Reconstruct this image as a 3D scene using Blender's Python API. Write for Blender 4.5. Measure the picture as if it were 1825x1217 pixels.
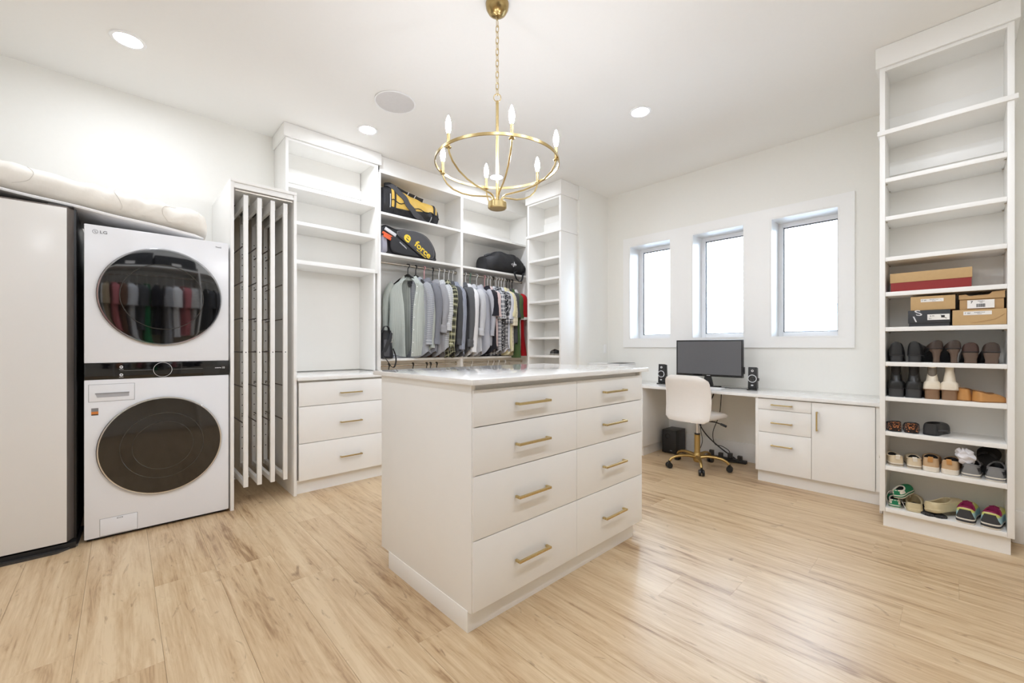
import bpy, bmesh, math, random
from math import sin, cos, pi, radians, sqrt, atan2, hypot
from mathutils import Vector, Matrix, Euler

for o in list(bpy.data.objects):
    bpy.data.objects.remove(o)
SC = bpy.context.scene
COL = SC.collection
RNG = random.Random(7)

# ------------------------------------------------------------------ camera
EYE = 1.155
cam_d = bpy.data.cameras.new('camera')
cam_d.sensor_width = 36.0
cam_d.lens = 741.97 / 1825 * 36.0
cam_d.shift_y = 8.2 / 1825
cam_d.clip_start = 0.02
cam = bpy.data.objects.new('camera', cam_d)
COL.objects.link(cam)
cam.location = (0, 0, EYE)
cam.rotation_euler = (radians(90), 0, radians(46.835 - 90))
SC.camera = cam

# ------------------------------------------------------------------ world, exposure
W = bpy.data.worlds.new('overcast_sky')
SC.world = W
W.use_nodes = True
bg = W.node_tree.nodes['Background']
bg.inputs[0].default_value = (0.70, 0.83, 1.0, 1)
SKY = 15.0
bg.inputs[1].default_value = SKY
SC.view_settings.view_transform = 'Standard'
SC.view_settings.look = 'None'
SC.view_settings.gamma = 1.0
SC.view_settings.use_curve_mapping = False
SC.view_settings.exposure = 0.26
CAN = 165.0
BULB = 200.0
LAMP_COL = (0.915, 0.97, 1.07)
SC.cycles.max_bounces = 14
SC.cycles.diffuse_bounces = 8
SC.cycles.glossy_bounces = 6
SC.cycles.transmission_bounces = 8
SC.cycles.sample_clamp_indirect = 8.0
SC.cycles.caustics_reflective = False
SC.cycles.caustics_refractive = False

# ------------------------------------------------------------------ materials
def srgb(r, g, b):
    f = lambda c: (c / 255 / 12.92) if c / 255 <= 0.04045 else ((c / 255 + 0.055) / 1.055) ** 2.4
    return (f(r), f(g), f(b), 1)

def nt_of(name):
    m = bpy.data.materials.new(name)
    m.use_nodes = True
    return m, m.node_tree, m.node_tree.nodes['Principled BSDF']

def mat(name, col, rough=0.5, metal=0.0, var=0.04, nscale=40.0, bump=0.0, bscale=200.0, coat=0.0, spec=0.5, sheen=0.0, aniso=None):
    """plain surface: colour with slight procedural variation and optional fine relief"""
    m, nt, p = nt_of(name)
    c = srgb(*col)
    tc = nt.nodes.new('ShaderNodeTexCoord')
    n = nt.nodes.new('ShaderNodeTexNoise'); n.inputs['Scale'].default_value = nscale; n.inputs['Detail'].default_value = 3
    nt.links.new(tc.outputs['Object'], n.inputs['Vector'])
    mx = nt.nodes.new('ShaderNodeMix'); mx.data_type = 'RGBA'
    mx.inputs[6].default_value = tuple(max(0, x * (1 - var)) for x in c[:3]) + (1,)
    mx.inputs[7].default_value = tuple(min(1, x * (1 + var)) for x in c[:3]) + (1,)
    nt.links.new(n.outputs['Fac'], mx.inputs[0])
    nt.links.new(mx.outputs[2], p.inputs['Base Color'])
    p.inputs['Roughness'].default_value = rough
    p.inputs['Metallic'].default_value = metal
    p.inputs['Specular IOR Level'].default_value = spec
    if coat: p.inputs['Coat Weight'].default_value = coat; p.inputs['Coat Roughness'].default_value = 0.05
    if sheen: p.inputs['Sheen Weight'].default_value = sheen
    if bump:
        b = nt.nodes.new('ShaderNodeTexNoise'); b.inputs['Scale'].default_value = bscale; b.inputs['Detail'].default_value = 2
        bp = nt.nodes.new('ShaderNodeBump'); bp.inputs['Strength'].default_value = bump; bp.inputs['Distance'].default_value = 0.002
        nt.links.new(tc.outputs['Object'], b.inputs['Vector'])
        nt.links.new(b.outputs['Fac'], bp.inputs['Height'])
        nt.links.new(bp.outputs['Normal'], p.inputs['Normal'])
    return m

def emit(name, col, strength):
    m = bpy.data.materials.new(name); m.use_nodes = True
    nt = m.node_tree; nt.nodes.clear()
    e = nt.nodes.new('ShaderNodeEmission'); e.inputs[0].default_value = tuple(col) + (1,); e.inputs[1].default_value = strength
    o = nt.nodes.new('ShaderNodeOutputMaterial'); nt.links.new(e.outputs[0], o.inputs[0])
    return m

def math_node(nt, op, a, b=None):
    n = nt.nodes.new('ShaderNodeMath'); n.operation = op
    for i, v in enumerate((a, b)):
        if v is None: continue
        if hasattr(v, 'is_output'): nt.links.new(v, n.inputs[i])
        else: n.inputs[i].default_value = v
    return n.outputs[0]

def cloth(name, base, pattern=None, second=None, fu=60.0, fv=60.0, duty=0.5, third=None):
    """woven fabric; pattern stripe (along v), check, plaid, grid, spots - all from the cloth's own UV (metres)"""
    m, nt, p = nt_of(name)
    p.inputs['Roughness'].default_value = 0.85
    p.inputs['Specular IOR Level'].default_value = 0.25
    p.inputs['Sheen Weight'].default_value = 0.15
    tc = nt.nodes.new('ShaderNodeTexCoord')
    sep = nt.nodes.new('ShaderNodeSeparateXYZ'); nt.links.new(tc.outputs['UV'], sep.inputs[0])
    def band(src, f, d, sh=0.0):
        fr = math_node(nt, 'FRACT', math_node(nt, 'ADD', math_node(nt, 'MULTIPLY', src, f), sh))
        return math_node(nt, 'LESS_THAN', fr, d)
    noise = nt.nodes.new('ShaderNodeTexNoise'); noise.inputs['Scale'].default_value = 9; noise.inputs['Detail'].default_value = 5
    nt.links.new(tc.outputs['UV'], noise.inputs['Vector'])
    def mix(fac, a, b):
        mx = nt.nodes.new('ShaderNodeMix'); mx.data_type = 'RGBA'
        if hasattr(fac, 'is_output'): nt.links.new(fac, mx.inputs[0])
        else: mx.inputs[0].default_value = fac
        for k, v in ((6, a), (7, b)):
            if hasattr(v, 'is_output'): nt.links.new(v, mx.inputs[k])
            else: mx.inputs[k].default_value = v
        return mx.outputs[2]
    b = srgb(*base)
    dark = tuple(x * 0.86 for x in b[:3]) + (1,)
    c = mix(noise.outputs['Fac'], dark, b)
    if pattern:
        s = srgb(*second)
        if pattern == 'stripe':
            c = mix(band(sep.outputs[0], fu, duty), c, s)
        elif pattern == 'hstripe':
            c = mix(band(sep.outputs[1], fv, duty), c, s)
        elif pattern == 'check':
            a1 = band(sep.outputs[0], fu, duty); a2 = band(sep.outputs[1], fv, duty)
            f = math_node(nt, 'MULTIPLY', math_node(nt, 'ADD', a1, a2), 0.5)
            c = mix(f, c, s)
        elif pattern == 'grid':
            a1 = band(sep.outputs[0], fu, duty); a2 = band(sep.outputs[1], fv, duty)
            c = mix(math_node(nt, 'MAXIMUM', a1, a2), c, s)
        elif pattern == 'plaid':
            a1 = band(sep.outputs[0], fu, duty); a2 = band(sep.outputs[1], fv, duty)
            f = math_node(nt, 'MULTIPLY', math_node(nt, 'ADD', a1, a2), 0.5)
            c = mix(f, c, s)
            t = srgb(*third)
            l1 = band(sep.outputs[0], fu, 0.1, 0.3); l2 = band(sep.outputs[1], fv, 0.1, 0.3)
            c = mix(math_node(nt, 'MULTIPLY', math_node(nt, 'MAXIMUM', l1, l2), 0.8), c, t)
        elif pattern == 'spots':
            v = nt.nodes.new('ShaderNodeTexVoronoi'); v.inputs['Scale'].default_value = fu
            nt.links.new(tc.outputs['UV'], v.inputs['Vector'])
            c = mix(math_node(nt, 'LESS_THAN', v.outputs['Distance'], duty), c, s)
    nt.links.new(c, p.inputs['Base Color'])
    w = nt.nodes.new('ShaderNodeTexNoise'); w.inputs['Scale'].default_value = 26; w.inputs['Detail'].default_value = 4
    nt.links.new(tc.outputs['UV'], w.inputs['Vector'])
    bp = nt.nodes.new('ShaderNodeBump'); bp.inputs['Strength'].default_value = 0.35; bp.inputs['Distance'].default_value = 0.01
    nt.links.new(w.outputs['Fac'], bp.inputs['Height']); nt.links.new(bp.outputs['Normal'], p.inputs['Normal'])
    return m

def floor_mat():
    m, nt, p = nt_of('oak_laminate')
    tc = nt.nodes.new('ShaderNodeTexCoord'); oi = nt.nodes.new('ShaderNodeObjectInfo')
    off = nt.nodes.new('ShaderNodeVectorMath'); off.operation = 'SCALE'
    off.inputs[0].default_value = (37.0, 91.0, 13.0); nt.links.new(oi.outputs['Random'], off.inputs['Scale'])
    add = nt.nodes.new('ShaderNodeVectorMath'); add.operation = 'ADD'
    nt.links.new(tc.outputs['Object'], add.inputs[0]); nt.links.new(off.outputs[0], add.inputs[1])
    def noise(sc, detail, dist, rough=0.55):
        mp = nt.nodes.new('ShaderNodeMapping'); mp.inputs['Scale'].default_value = sc
        nt.links.new(add.outputs[0], mp.inputs[0])
        n = nt.nodes.new('ShaderNodeTexNoise'); n.inputs['Scale'].default_value = 1.0
        n.inputs['Detail'].default_value = detail; n.inputs['Distortion'].default_value = dist; n.inputs['Roughness'].default_value = rough
        nt.links.new(mp.outputs[0], n.inputs['Vector'])
        return n.outputs['Fac']
    broad = noise((10.0, 0.8, 1.0), 7, 1.6, .6)
    fine = noise((95.0, 1.6, 1.0), 6, 0.5, .65)
    knots = noise((9.0, 3.0, 1.0), 4, 3.2)
    mott = noise((26.0, 3.2, 1.0), 5, 2.4, .6)
    ramp = nt.nodes.new('ShaderNodeValToRGB')
    ramp.color_ramp.elements[0].position = 0.35; ramp.color_ramp.elements[0].color = srgb(142, 109, 75)
    ramp.color_ramp.elements[1].position = 0.58; ramp.color_ramp.elements[1].color = srgb(211, 187, 152)
    e = ramp.color_ramp.elements.new(0.45); e.color = srgb(191, 162, 125)
    f = math_node(nt, 'ADD', math_node(nt, 'ADD', math_node(nt, 'MULTIPLY', broad, 0.52), math_node(nt, 'MULTIPLY', mott, 0.24)), math_node(nt, 'MULTIPLY', fine, 0.24))
    f = math_node(nt, 'ADD', f, math_node(nt, 'MULTIPLY', math_node(nt, 'SUBTRACT', oi.outputs['Random'], 0.5), 0.07))
    nt.links.new(f, ramp.inputs[0])
    kr = nt.nodes.new('ShaderNodeValToRGB')
    kr.color_ramp.elements[0].position = 0.64; kr.color_ramp.elements[0].color = (0, 0, 0, 1)
    kr.color_ramp.elements[1].position = 0.76; kr.color_ramp.elements[1].color = (0.75, 0.75, 0.75, 1)
    nt.links.new(knots, kr.inputs[0])
    mx = nt.nodes.new('ShaderNodeMix'); mx.data_type = 'RGBA'
    nt.links.new(kr.outputs[0], mx.inputs[0]); nt.links.new(ramp.outputs[0], mx.inputs[6]); mx.inputs[7].default_value = srgb(122, 92, 64)
    nt.links.new(mx.outputs[2], p.inputs['Base Color'])
    p.inputs['Roughness'].default_value = 0.34
    p.inputs['Specular IOR Level'].default_value = 0.6
    bp = nt.nodes.new('ShaderNodeBump'); bp.inputs['Strength'].default_value = 0.12; bp.inputs['Distance'].default_value = 0.001
    nt.links.new(fine, bp.inputs['Height']); nt.links.new(bp.outputs['Normal'], p.inputs['Normal'])
    return m

def quartz_mat():
    m, nt, p = nt_of('white_quartz')
    tc = nt.nodes.new('ShaderNodeTexCoord')
    n = nt.nodes.new('ShaderNodeTexNoise'); n.inputs['Scale'].default_value = 2.2; n.inputs['Detail'].default_value = 8; n.inputs['Distortion'].default_value = 1.4
    nt.links.new(tc.outputs['Object'], n.inputs['Vector'])
    r = nt.nodes.new('ShaderNodeValToRGB')
    r.color_ramp.elements[0].position = 0.485; r.color_ramp.elements[0].color = srgb(240, 239, 237)
    r.color_ramp.elements[1].position = 0.515; r.color_ramp.elements[1].color = srgb(240, 239, 237)
    e = r.color_ramp.elements.new(0.5); e.color = srgb(235, 234, 231)
    nt.links.new(n.outputs['Fac'], r.inputs[0]); nt.links.new(r.outputs[0], p.inputs['Base Color'])
    p.inputs['Roughness'].default_value = 0.07
    p.inputs['Coat Weight'].default_value = 0.3
    return m

def banded(name, bands, axis=2, rough=0.7, blend=0.004):
    """fabric knitted in colour bands along one local axis: [(from, colour), ...]"""
    m, nt, p = nt_of(name)
    p.inputs['Roughness'].default_value = rough
    tc = nt.nodes.new('ShaderNodeTexCoord'); sep = nt.nodes.new('ShaderNodeSeparateXYZ'); nt.links.new(tc.outputs['Object'], sep.inputs[0])
    n = nt.nodes.new('ShaderNodeTexNoise'); n.inputs['Scale'].default_value = 60; nt.links.new(tc.outputs['Object'], n.inputs['Vector'])
    v = math_node(nt, 'ADD', sep.outputs[axis], math_node(nt, 'MULTIPLY', math_node(nt, 'SUBTRACT', n.outputs['Fac'], .5), blend))
    cur = srgb(*bands[0][1])
    for z, c in bands[1:]:
        mr = nt.nodes.new('ShaderNodeMapRange'); mr.inputs['From Min'].default_value = z - blend; mr.inputs['From Max'].default_value = z + blend
        nt.links.new(v, mr.inputs[0])
        mx = nt.nodes.new('ShaderNodeMix'); mx.data_type = 'RGBA'; nt.links.new(mr.outputs[0], mx.inputs[0])
        if hasattr(cur, 'is_output'): nt.links.new(cur, mx.inputs[6])
        else: mx.inputs[6].default_value = cur
        mx.inputs[7].default_value = srgb(*c); cur = mx.outputs[2]
    nt.links.new(cur, p.inputs['Base Color'])
    return m

def duffel_fabric():
    m, nt, p = nt_of('yellow_black_nylon')
    p.inputs['Roughness'].default_value = .55
    tc = nt.nodes.new('ShaderNodeTexCoord'); sep = nt.nodes.new('ShaderNodeSeparateXYZ'); nt.links.new(tc.outputs['Object'], sep.inputs[0])
    wob = math_node(nt, 'MULTIPLY', math_node(nt, 'SINE', math_node(nt, 'MULTIPLY', sep.outputs[0], 9.0)), .016)
    low = math_node(nt, 'LESS_THAN', math_node(nt, 'SUBTRACT', sep.outputs[2], wob), .085)
    e1 = math_node(nt, 'LESS_THAN', sep.outputs[0], -.275); e2 = math_node(nt, 'GREATER_THAN', sep.outputs[0], .265)
    f = math_node(nt, 'MAXIMUM', low, math_node(nt, 'MAXIMUM', e1, e2))
    mx = nt.nodes.new('ShaderNodeMix'); mx.data_type = 'RGBA'; nt.links.new(f, mx.inputs[0])
    mx.inputs[6].default_value = srgb(222, 184, 88); mx.inputs[7].default_value = srgb(38, 38, 41)
    nt.links.new(mx.outputs[2], p.inputs['Base Color'])
    n = nt.nodes.new('ShaderNodeTexNoise'); n.inputs['Scale'].default_value = 30; n.inputs['Detail'].default_value = 4; nt.links.new(tc.outputs['Object'], n.inputs['Vector'])
    bp = nt.nodes.new('ShaderNodeBump'); bp.inputs['Strength'].default_value = .5; bp.inputs['Distance'].default_value = .01
    nt.links.new(n.outputs['Fac'], bp.inputs['Height']); nt.links.new(bp.outputs['Normal'], p.inputs['Normal'])
    return m

def brushed(name, col, rough=0.28):
    m, nt, p = nt_of(name)
    tc = nt.nodes.new('ShaderNodeTexCoord')
    n = nt.nodes.new('ShaderNodeTexNoise'); n.inputs['Scale'].default_value = 900; n.inputs['Detail'].default_value = 2
    nt.links.new(tc.outputs['Object'], n.inputs['Vector'])
    p.inputs['Base Color'].default_value = srgb(*col)
    p.inputs['Metallic'].default_value = 1.0
    r = nt.nodes.new('ShaderNodeMapRange'); r.inputs['To Min'].default_value = rough - 0.03; r.inputs['To Max'].default_value = rough + 0.03
    nt.links.new(n.outputs['Fac'], r.inputs[0]); nt.links.new(r.outputs[0], p.inputs['Roughness'])
    return m

def glass_mat(name):
    """thin window glazing: clear transmission plus fresnel reflection"""
    m = bpy.data.materials.new(name); m.use_nodes = True
    nt = m.node_tree; nt.nodes.clear()
    tr = nt.nodes.new('ShaderNodeBsdfTransparent'); tr.inputs[0].default_value = (.97, .98, .98, 1)
    gl = nt.nodes.new('ShaderNodeBsdfGlossy'); gl.inputs['Roughness'].default_value = 0.02
    tc = nt.nodes.new('ShaderNodeTexCoord'); n = nt.nodes.new('ShaderNodeTexNoise'); n.inputs['Scale'].default_value = 3
    nt.links.new(tc.outputs['Object'], n.inputs['Vector'])
    fr = nt.nodes.new('ShaderNodeFresnel'); fr.inputs[0].default_value = 1.45
    mx = nt.nodes.new('ShaderNodeMixShader'); o = nt.nodes.new('ShaderNodeOutputMaterial')
    f = math_node(nt, 'MULTIPLY', fr.outputs[0], math_node(nt, 'ADD', math_node(nt, 'MULTIPLY', n.outputs['Fac'], .1), .95))
    nt.links.new(f, mx.inputs[0]); nt.links.new(tr.outputs[0], mx.inputs[1]); nt.links.new(gl.outputs[0], mx.inputs[2]); nt.links.new(mx.outputs[0], o.inputs[0])
    return m

M = {}
M['wall'] = mat('wall_paint', (238, 237, 232), 0.75, var=0.012, bump=0.05, bscale=350)
M['ceiling'] = mat('ceiling_paint', (240, 239, 236), 0.85, var=0.01, bump=0.06, bscale=300)
M['trim'] = mat('trim_paint', (242, 242, 241), 0.35, var=0.01)
M['cab'] = mat('white_melamine', (240, 239, 236), 0.38, var=0.012, nscale=15)
M['cabin'] = mat('white_melamine_inside', (236, 234, 229), 0.45, var=0.012, nscale=15)
M['quartz'] = quartz_mat()
M['floor'] = floor_mat()
M['gapfloor'] = mat('floor_underlay', (120, 92, 62), 0.8)
M['gold'] = brushed('brushed_gold', (204, 182, 132), 0.27)
M['goldpaint'] = brushed('antique_gold', (192, 162, 104), 0.32)
M['bronze'] = brushed('aged_brass', (170, 146, 98), 0.26)
M['chrome'] = brushed('chrome', (222, 222, 224), 0.12)
M['steel'] = brushed('brushed_nickel', (206, 200, 190), 0.22)
M['black'] = mat('black_plastic', (26, 26, 27), 0.4)
M['blackgloss'] = mat('black_gloss', (10, 10, 11), 0.06, coat=0.5)
M['darkgrey'] = mat('dark_grey_plastic', (58, 56, 54), 0.4)
M['appliance'] = mat('white_enamel', (232, 233, 236), 0.22, var=0.006)
M['groove'] = mat('grey_seam', (150, 150, 152), 0.5)
M['fridge'] = mat('beige_glass_panel', (222, 219, 214), 0.2, var=0.01, nscale=6)
M['fridgeframe'] = mat('bronze_metal', (104, 95, 88), 0.42, metal=.25)
M['quilt'] = mat('white_cotton', (234, 229, 220), 0.9, var=0.03, bump=0.6, bscale=38)
M['topper'] = mat('white_topper_cover', (228, 226, 224), 0.85, var=0.02, bump=0.1, bscale=200)
M['glasspane'] = glass_mat('clear_glass')
M['gasket'] = mat('window_gasket', (70, 70, 72), 0.6)
M['vinyl'] = mat('white_vinyl', (240, 241, 243), 0.3, var=0.008)
M['leather'] = mat('white_leather', (238, 233, 227), 0.42, var=0.02, bump=0.1, bscale=260)
M['screen'] = mat('monitor_screen', (98, 98, 100), 0.30, var=0.03, nscale=6)
M['white'] = mat('white_plastic', (240, 240, 240), 0.35)
M['pinkpl'] = mat('pink_plastic', (236, 176, 182), 0.35)
M['greenpl'] = mat('green_plastic', (120, 158, 140), 0.35)
M['can'] = emit('downlight_lens', LAMP_COL, CAN)
M['bulb'] = emit('bulb_glow', (0.94, 0.97, 1.04), BULB)
M['red'] = mat('red_card', (140, 40, 38), 0.6)
M['kraft'] = mat('kraft_card', (190, 158, 112), 0.75, var=0.05, nscale=60)
M['kraft2'] = mat('brown_kraft_card', (180, 146, 102), 0.75, var=0.05, nscale=60)
M['blackcard'] = mat('charcoal_card', (50, 52, 56), 0.55)
M['paper'] = mat('white_paper', (236, 234, 230), 0.7)
M['ink'] = mat('black_ink', (34, 34, 36), 0.6)
M['silverink'] = mat('silver_ink', (210, 210, 212), 0.4)
M['yellowink'] = mat('yellow_print', (240, 208, 60), 0.5)
M['greyink'] = mat('grey_print', (128, 128, 130), 0.5)
M['nylon'] = mat('black_nylon', (38, 38, 41), 0.65, var=0.12, nscale=30, bump=0.4, bscale=90)
M['nylongrey'] = mat('charcoal_nylon', (74, 74, 78), 0.6, var=0.1, nscale=30, bump=0.3, bscale=90)
M['greycloth'] = mat('grey_fabric', (160, 160, 172), 0.7, var=0.08, bump=0.3, bscale=90)
M['yellowcloth'] = mat('yellow_nylon', (222, 184, 88), 0.55, var=0.12, nscale=12, bump=0.5, bscale=40)
M['greenmesh'] = mat('teal_mesh', (120, 150, 140), 0.6, var=0.1)

# ------------------------------------------------------------------ mesh builder
ORG = {}
def org(o):
    return ORG.get(o.name, Vector((0, 0, 0)))

class MB:
    def __init__(s):
        s.bm = bmesh.new(); s.uv = s.bm.loops.layers.uv.new('UVMap')
    def box(s, x0, x1, y0, y1, z0, z1, mi=0, rot=None, at=None):
        vs = [Vector((x, y, z)) for z in (z0, z1) for y in (y0, y1) for x in (x0, x1)]
        if rot is not None:
            c = Vector(at) if at is not None else Vector(((x0 + x1) / 2, (y0 + y1) / 2, (z0 + z1) / 2))
            vs = [c + rot @ (v - c) for v in vs]
        v = [s.bm.verts.new(p) for p in vs]
        for q in ((0, 2, 3, 1), (4, 5, 7, 6), (0, 1, 5, 4), (2, 6, 7, 3), (0, 4, 6, 2), (1, 3, 7, 5)):
            f = s.bm.faces.new([v[i] for i in q]); f.material_index = mi
        return s
    def loft(s, rings, closed=True, cap0=False, cap1=False, mi=0, uv=None, smooth=True):
        vr = [[s.bm.verts.new(p) for p in r] for r in rings]
        n = len(rings[0]); last = n if closed else n - 1
        for i in range(len(vr) - 1):
            for j in range(last):
                k = (j + 1) % n
                try: f = s.bm.faces.new((vr[i][j], vr[i][k], vr[i + 1][k], vr[i + 1][j]))
                except ValueError: continue
                f.material_index = mi; f.smooth = smooth
                if uv:
                    for lp, (a, b) in zip(f.loops, ((i, j), (i, j + 1), (i + 1, j + 1), (i + 1, j))):
                        lp[s.uv].uv = uv(a, b)
        for c, r in ((cap0, vr[0][::-1]), (cap1, vr[-1])):
            if c:
                f = s.bm.faces.new(r); f.material_index = mi; f.smooth = False
        return s
    def tube(s, pts, r, n=8, closed=False, cap=True, mi=0, sy=1.0):
        pts = [Vector(p) for p in pts]; m = len(pts); rings = []
        prev = None
        for i, p in enumerate(pts):
            a = pts[(i - 1) % m] if (closed or i > 0) else p
            b = pts[(i + 1) % m] if (closed or i < m - 1) else p
            t = (b - a).normalized()
            if prev is None:
                up = Vector((0, 0, 1)) if abs(t.z) < 0.9 else Vector((1, 0, 0))
                u = t.cross(up).normalized()
            else:
                u = (prev - t * prev.dot(t)).normalized()
            prev = u; w = t.cross(u)
            rr = r[i] if isinstance(r, (list, tuple)) else r
            rings.append([p + u * (cos(2 * pi * k / n) * rr) + w * (sin(2 * pi * k / n) * rr * sy) for k in range(n)])
        if closed:
            rings.append(rings[0][:])
            # close by index: build quads manually
            vr = [[s.bm.verts.new(q) for q in rg] for rg in rings[:-1]]
            for i in range(m):
                best = 0
                A, B = vr[i], vr[(i + 1) % m]
                if i == m - 1:
                    best = min(range(n), key=lambda k: (B[k].co - A[0].co).length)
                for j in range(n):
                    f = s.bm.faces.new((A[j], A[(j + 1) % n], B[(j + 1 + best) % n], B[(j + best) % n])); f.material_index = mi; f.smooth = True
            return s
        return s.loft(rings, True, cap, cap, mi)
    def cyl(s, p0, p1, r0, r1=None, n=20, mi=0, smooth=True):
        p0 = Vector(p0); p1 = Vector(p1); r1 = r0 if r1 is None else r1
        t = (p1 - p0).normalized(); up = Vector((0, 0, 1)) if abs(t.z) < 0.9 else Vector((1, 0, 0))
        u = t.cross(up).normalized(); w = t.cross(u)
        rg = [[p + u * (cos(2 * pi * k / n) * r) + w * (sin(2 * pi * k / n) * r) for k in range(n)] for p, r in ((p0, r0), (p1, r1))]
        return s.loft(rg, True, True, True, mi, smooth=smooth)
    def lathe(s, prof, c=(0, 0, 0), axis='z', n=32, mi=0, cap0=False, cap1=False):
        c = Vector(c); rg = []
        for r, h in prof:
            row = []
            for k in range(n):
                a = 2 * pi * k / n
                if axis == 'z': row.append(c + Vector((r * cos(a), r * sin(a), h)))
                elif axis == 'y': row.append(c + Vector((r * cos(a), h, r * sin(a))))
                else: row.append(c + Vector((h, r * cos(a), r * sin(a))))
            rg.append(row)
        return s.loft(rg, True, cap0, cap1, mi)
    def ribbon(s, pts, wvec, width, th=0.003, mi=0):
        """flat strap following pts; wvec = direction of its width (vector or list)"""
        rings = []
        m = len(pts); pts = [Vector(p) for p in pts]
        for i, p in enumerate(pts):
            t = (pts[min(i + 1, m - 1)] - pts[max(i - 1, 0)]).normalized()
            w = Vector(wvec[i] if isinstance(wvec, list) else wvec)
            w = (w - t * w.dot(t)).normalized(); nrm = t.cross(w)
            rings.append([p + w * (sx * width / 2) + nrm * (sn * th / 2) for sx, sn in ((-1, -1), (1, -1), (1, 1), (-1, 1))])
        return s.loft(rings, True, True, True, mi, smooth=False)
    def prism(s, poly, axis, a, b, mi=0):
        """extrude a 2D polygon; axis 'x': poly=(y,z); 'y': poly=(x,z); 'z': poly=(x,y)"""
        f = {'x': lambda p, h: (h, p[0], p[1]), 'y': lambda p, h: (p[0], h, p[1]), 'z': lambda p, h: (p[0], p[1], h)}[axis]
        return s.loft([[f(p, a) for p in poly], [f(p, b) for p in poly]], True, True, True, mi, smooth=False)
    def xf(s, mtx):
        bmesh.ops.transform(s.bm, matrix=mtx, verts=s.bm.verts); return s
    def build(s, name, mats, parent=None, bevel=0.0, seg=2, smooth=None, local=False, sharp=35):
        bm = s.bm
        bmesh.ops.recalc_face_normals(bm, faces=bm.faces)
        if bevel:
            es = [e for e in bm.edges if len(e.link_faces) == 2 and e.calc_face_angle(0) > radians(30)]
            if es: bmesh.ops.bevel(bm, geom=es, offset=bevel, segments=seg, affect='EDGES', profile=0.6, clamp_overlap=True)
        me = bpy.data.meshes.new(name)
        o = bpy.data.objects.new(name, me); COL.objects.link(o)
        if parent is not None:
            o.parent = parent
            og = org(parent)
            if not local: bmesh.ops.translate(bm, verts=bm.verts, vec=-og)
            ORG[o.name] = og if not local else Vector((0, 0, 0))
        elif not local:
            xs = [v.co for v in bm.verts]
            c = Vector(((min(v.x for v in xs) + max(v.x for v in xs)) / 2, (min(v.y for v in xs) + max(v.y for v in xs)) / 2, min(v.z for v in xs)))
            bmesh.ops.translate(bm, verts=bm.verts, vec=-c); o.location = c; ORG[o.name] = c
        if smooth is not None:
            for f in bm.faces: f.smooth = smooth
        bm.to_mesh(me); bm.free()
        for m in (mats if isinstance(mats, (list, tuple)) else [mats]): me.materials.append(m)
        try: me.set_sharp_from_angle(angle=radians(sharp))
        except Exception: pass
        return o

def tag(o, label=None, cat=None, group=None, kind=None):
    if label: o['label'] = label
    if cat: o['category'] = cat
    if group: o['group'] = group
    if kind: o['kind'] = kind
    return o

def thing(name, label, cat, loc=(0, 0, 0), rotz=0.0, group=None, rot=None):
    o = bpy.data.objects.new(name, None); COL.objects.link(o)
    o.empty_display_size = 0.05
    o.location = loc
    o.rotation_euler = rot if rot is not None else (0, 0, rotz)
    ORG[o.name] = Vector(loc)
    return tag(o, label, cat, group)

def struct(o):
    o['kind'] = 'structure'; return o

def copy_tree(o, parent=None):
    c = o.copy(); COL.objects.link(c)
    if parent is not None: c.parent = parent
    ORG[c.name] = ORG.get(o.name, Vector((0, 0, 0)))
    for ch in list(o.children): copy_tree(ch, c)
    return c

def text_part(s, size, m, parent, loc, right, up, name='lettering', depth=0.0006, bold=0.0, align='CENTER', local=True, sx=1.0, shear=0.0):
    """flat raised lettering; right/up are the text's own axes"""
    cu = bpy.data.curves.new('t', 'FONT'); cu.body = s; cu.size = size; cu.extrude = depth; cu.offset = bold
    cu.align_x = align; cu.align_y = 'CENTER'; cu.resolution_u = 3; cu.shear = shear
    to = bpy.data.objects.new('t', cu); COL.objects.link(to)
    bpy.context.view_layer.update()
    me = bpy.data.meshes.new_from_object(to.evaluated_get(bpy.context.evaluated_depsgraph_get()))
    bpy.data.objects.remove(to); bpy.data.curves.remove(cu)
    r = Vector(right).normalized(); u = Vector(up).normalized(); n = r.cross(u)
    mt = Matrix((r * sx, u, n)).transposed().to_4x4(); 
    L = Vector(loc) - (Vector((0, 0, 0)) if local else org(parent))
    me.transform(Matrix.Translation(L) @ mt)
    me.name = name
    o = bpy.data.objects.new(name, me); COL.objects.link(o); o.parent = parent
    me.materials.clear(); me.materials.append(m)
    ORG[o.name] = org(parent)
    return o
# ------------------------------------------------------------------ room shell
CE = 3.06
XW, YL, XJ, XR = 4.56, 4.27, 3.9675, 3.84
X0, Y0 = -1.75, -0.80

def bx(name, m, *b, bevel=0.0, parent=None):
    return MB().box(*b).build(name, m, parent, bevel)

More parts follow.
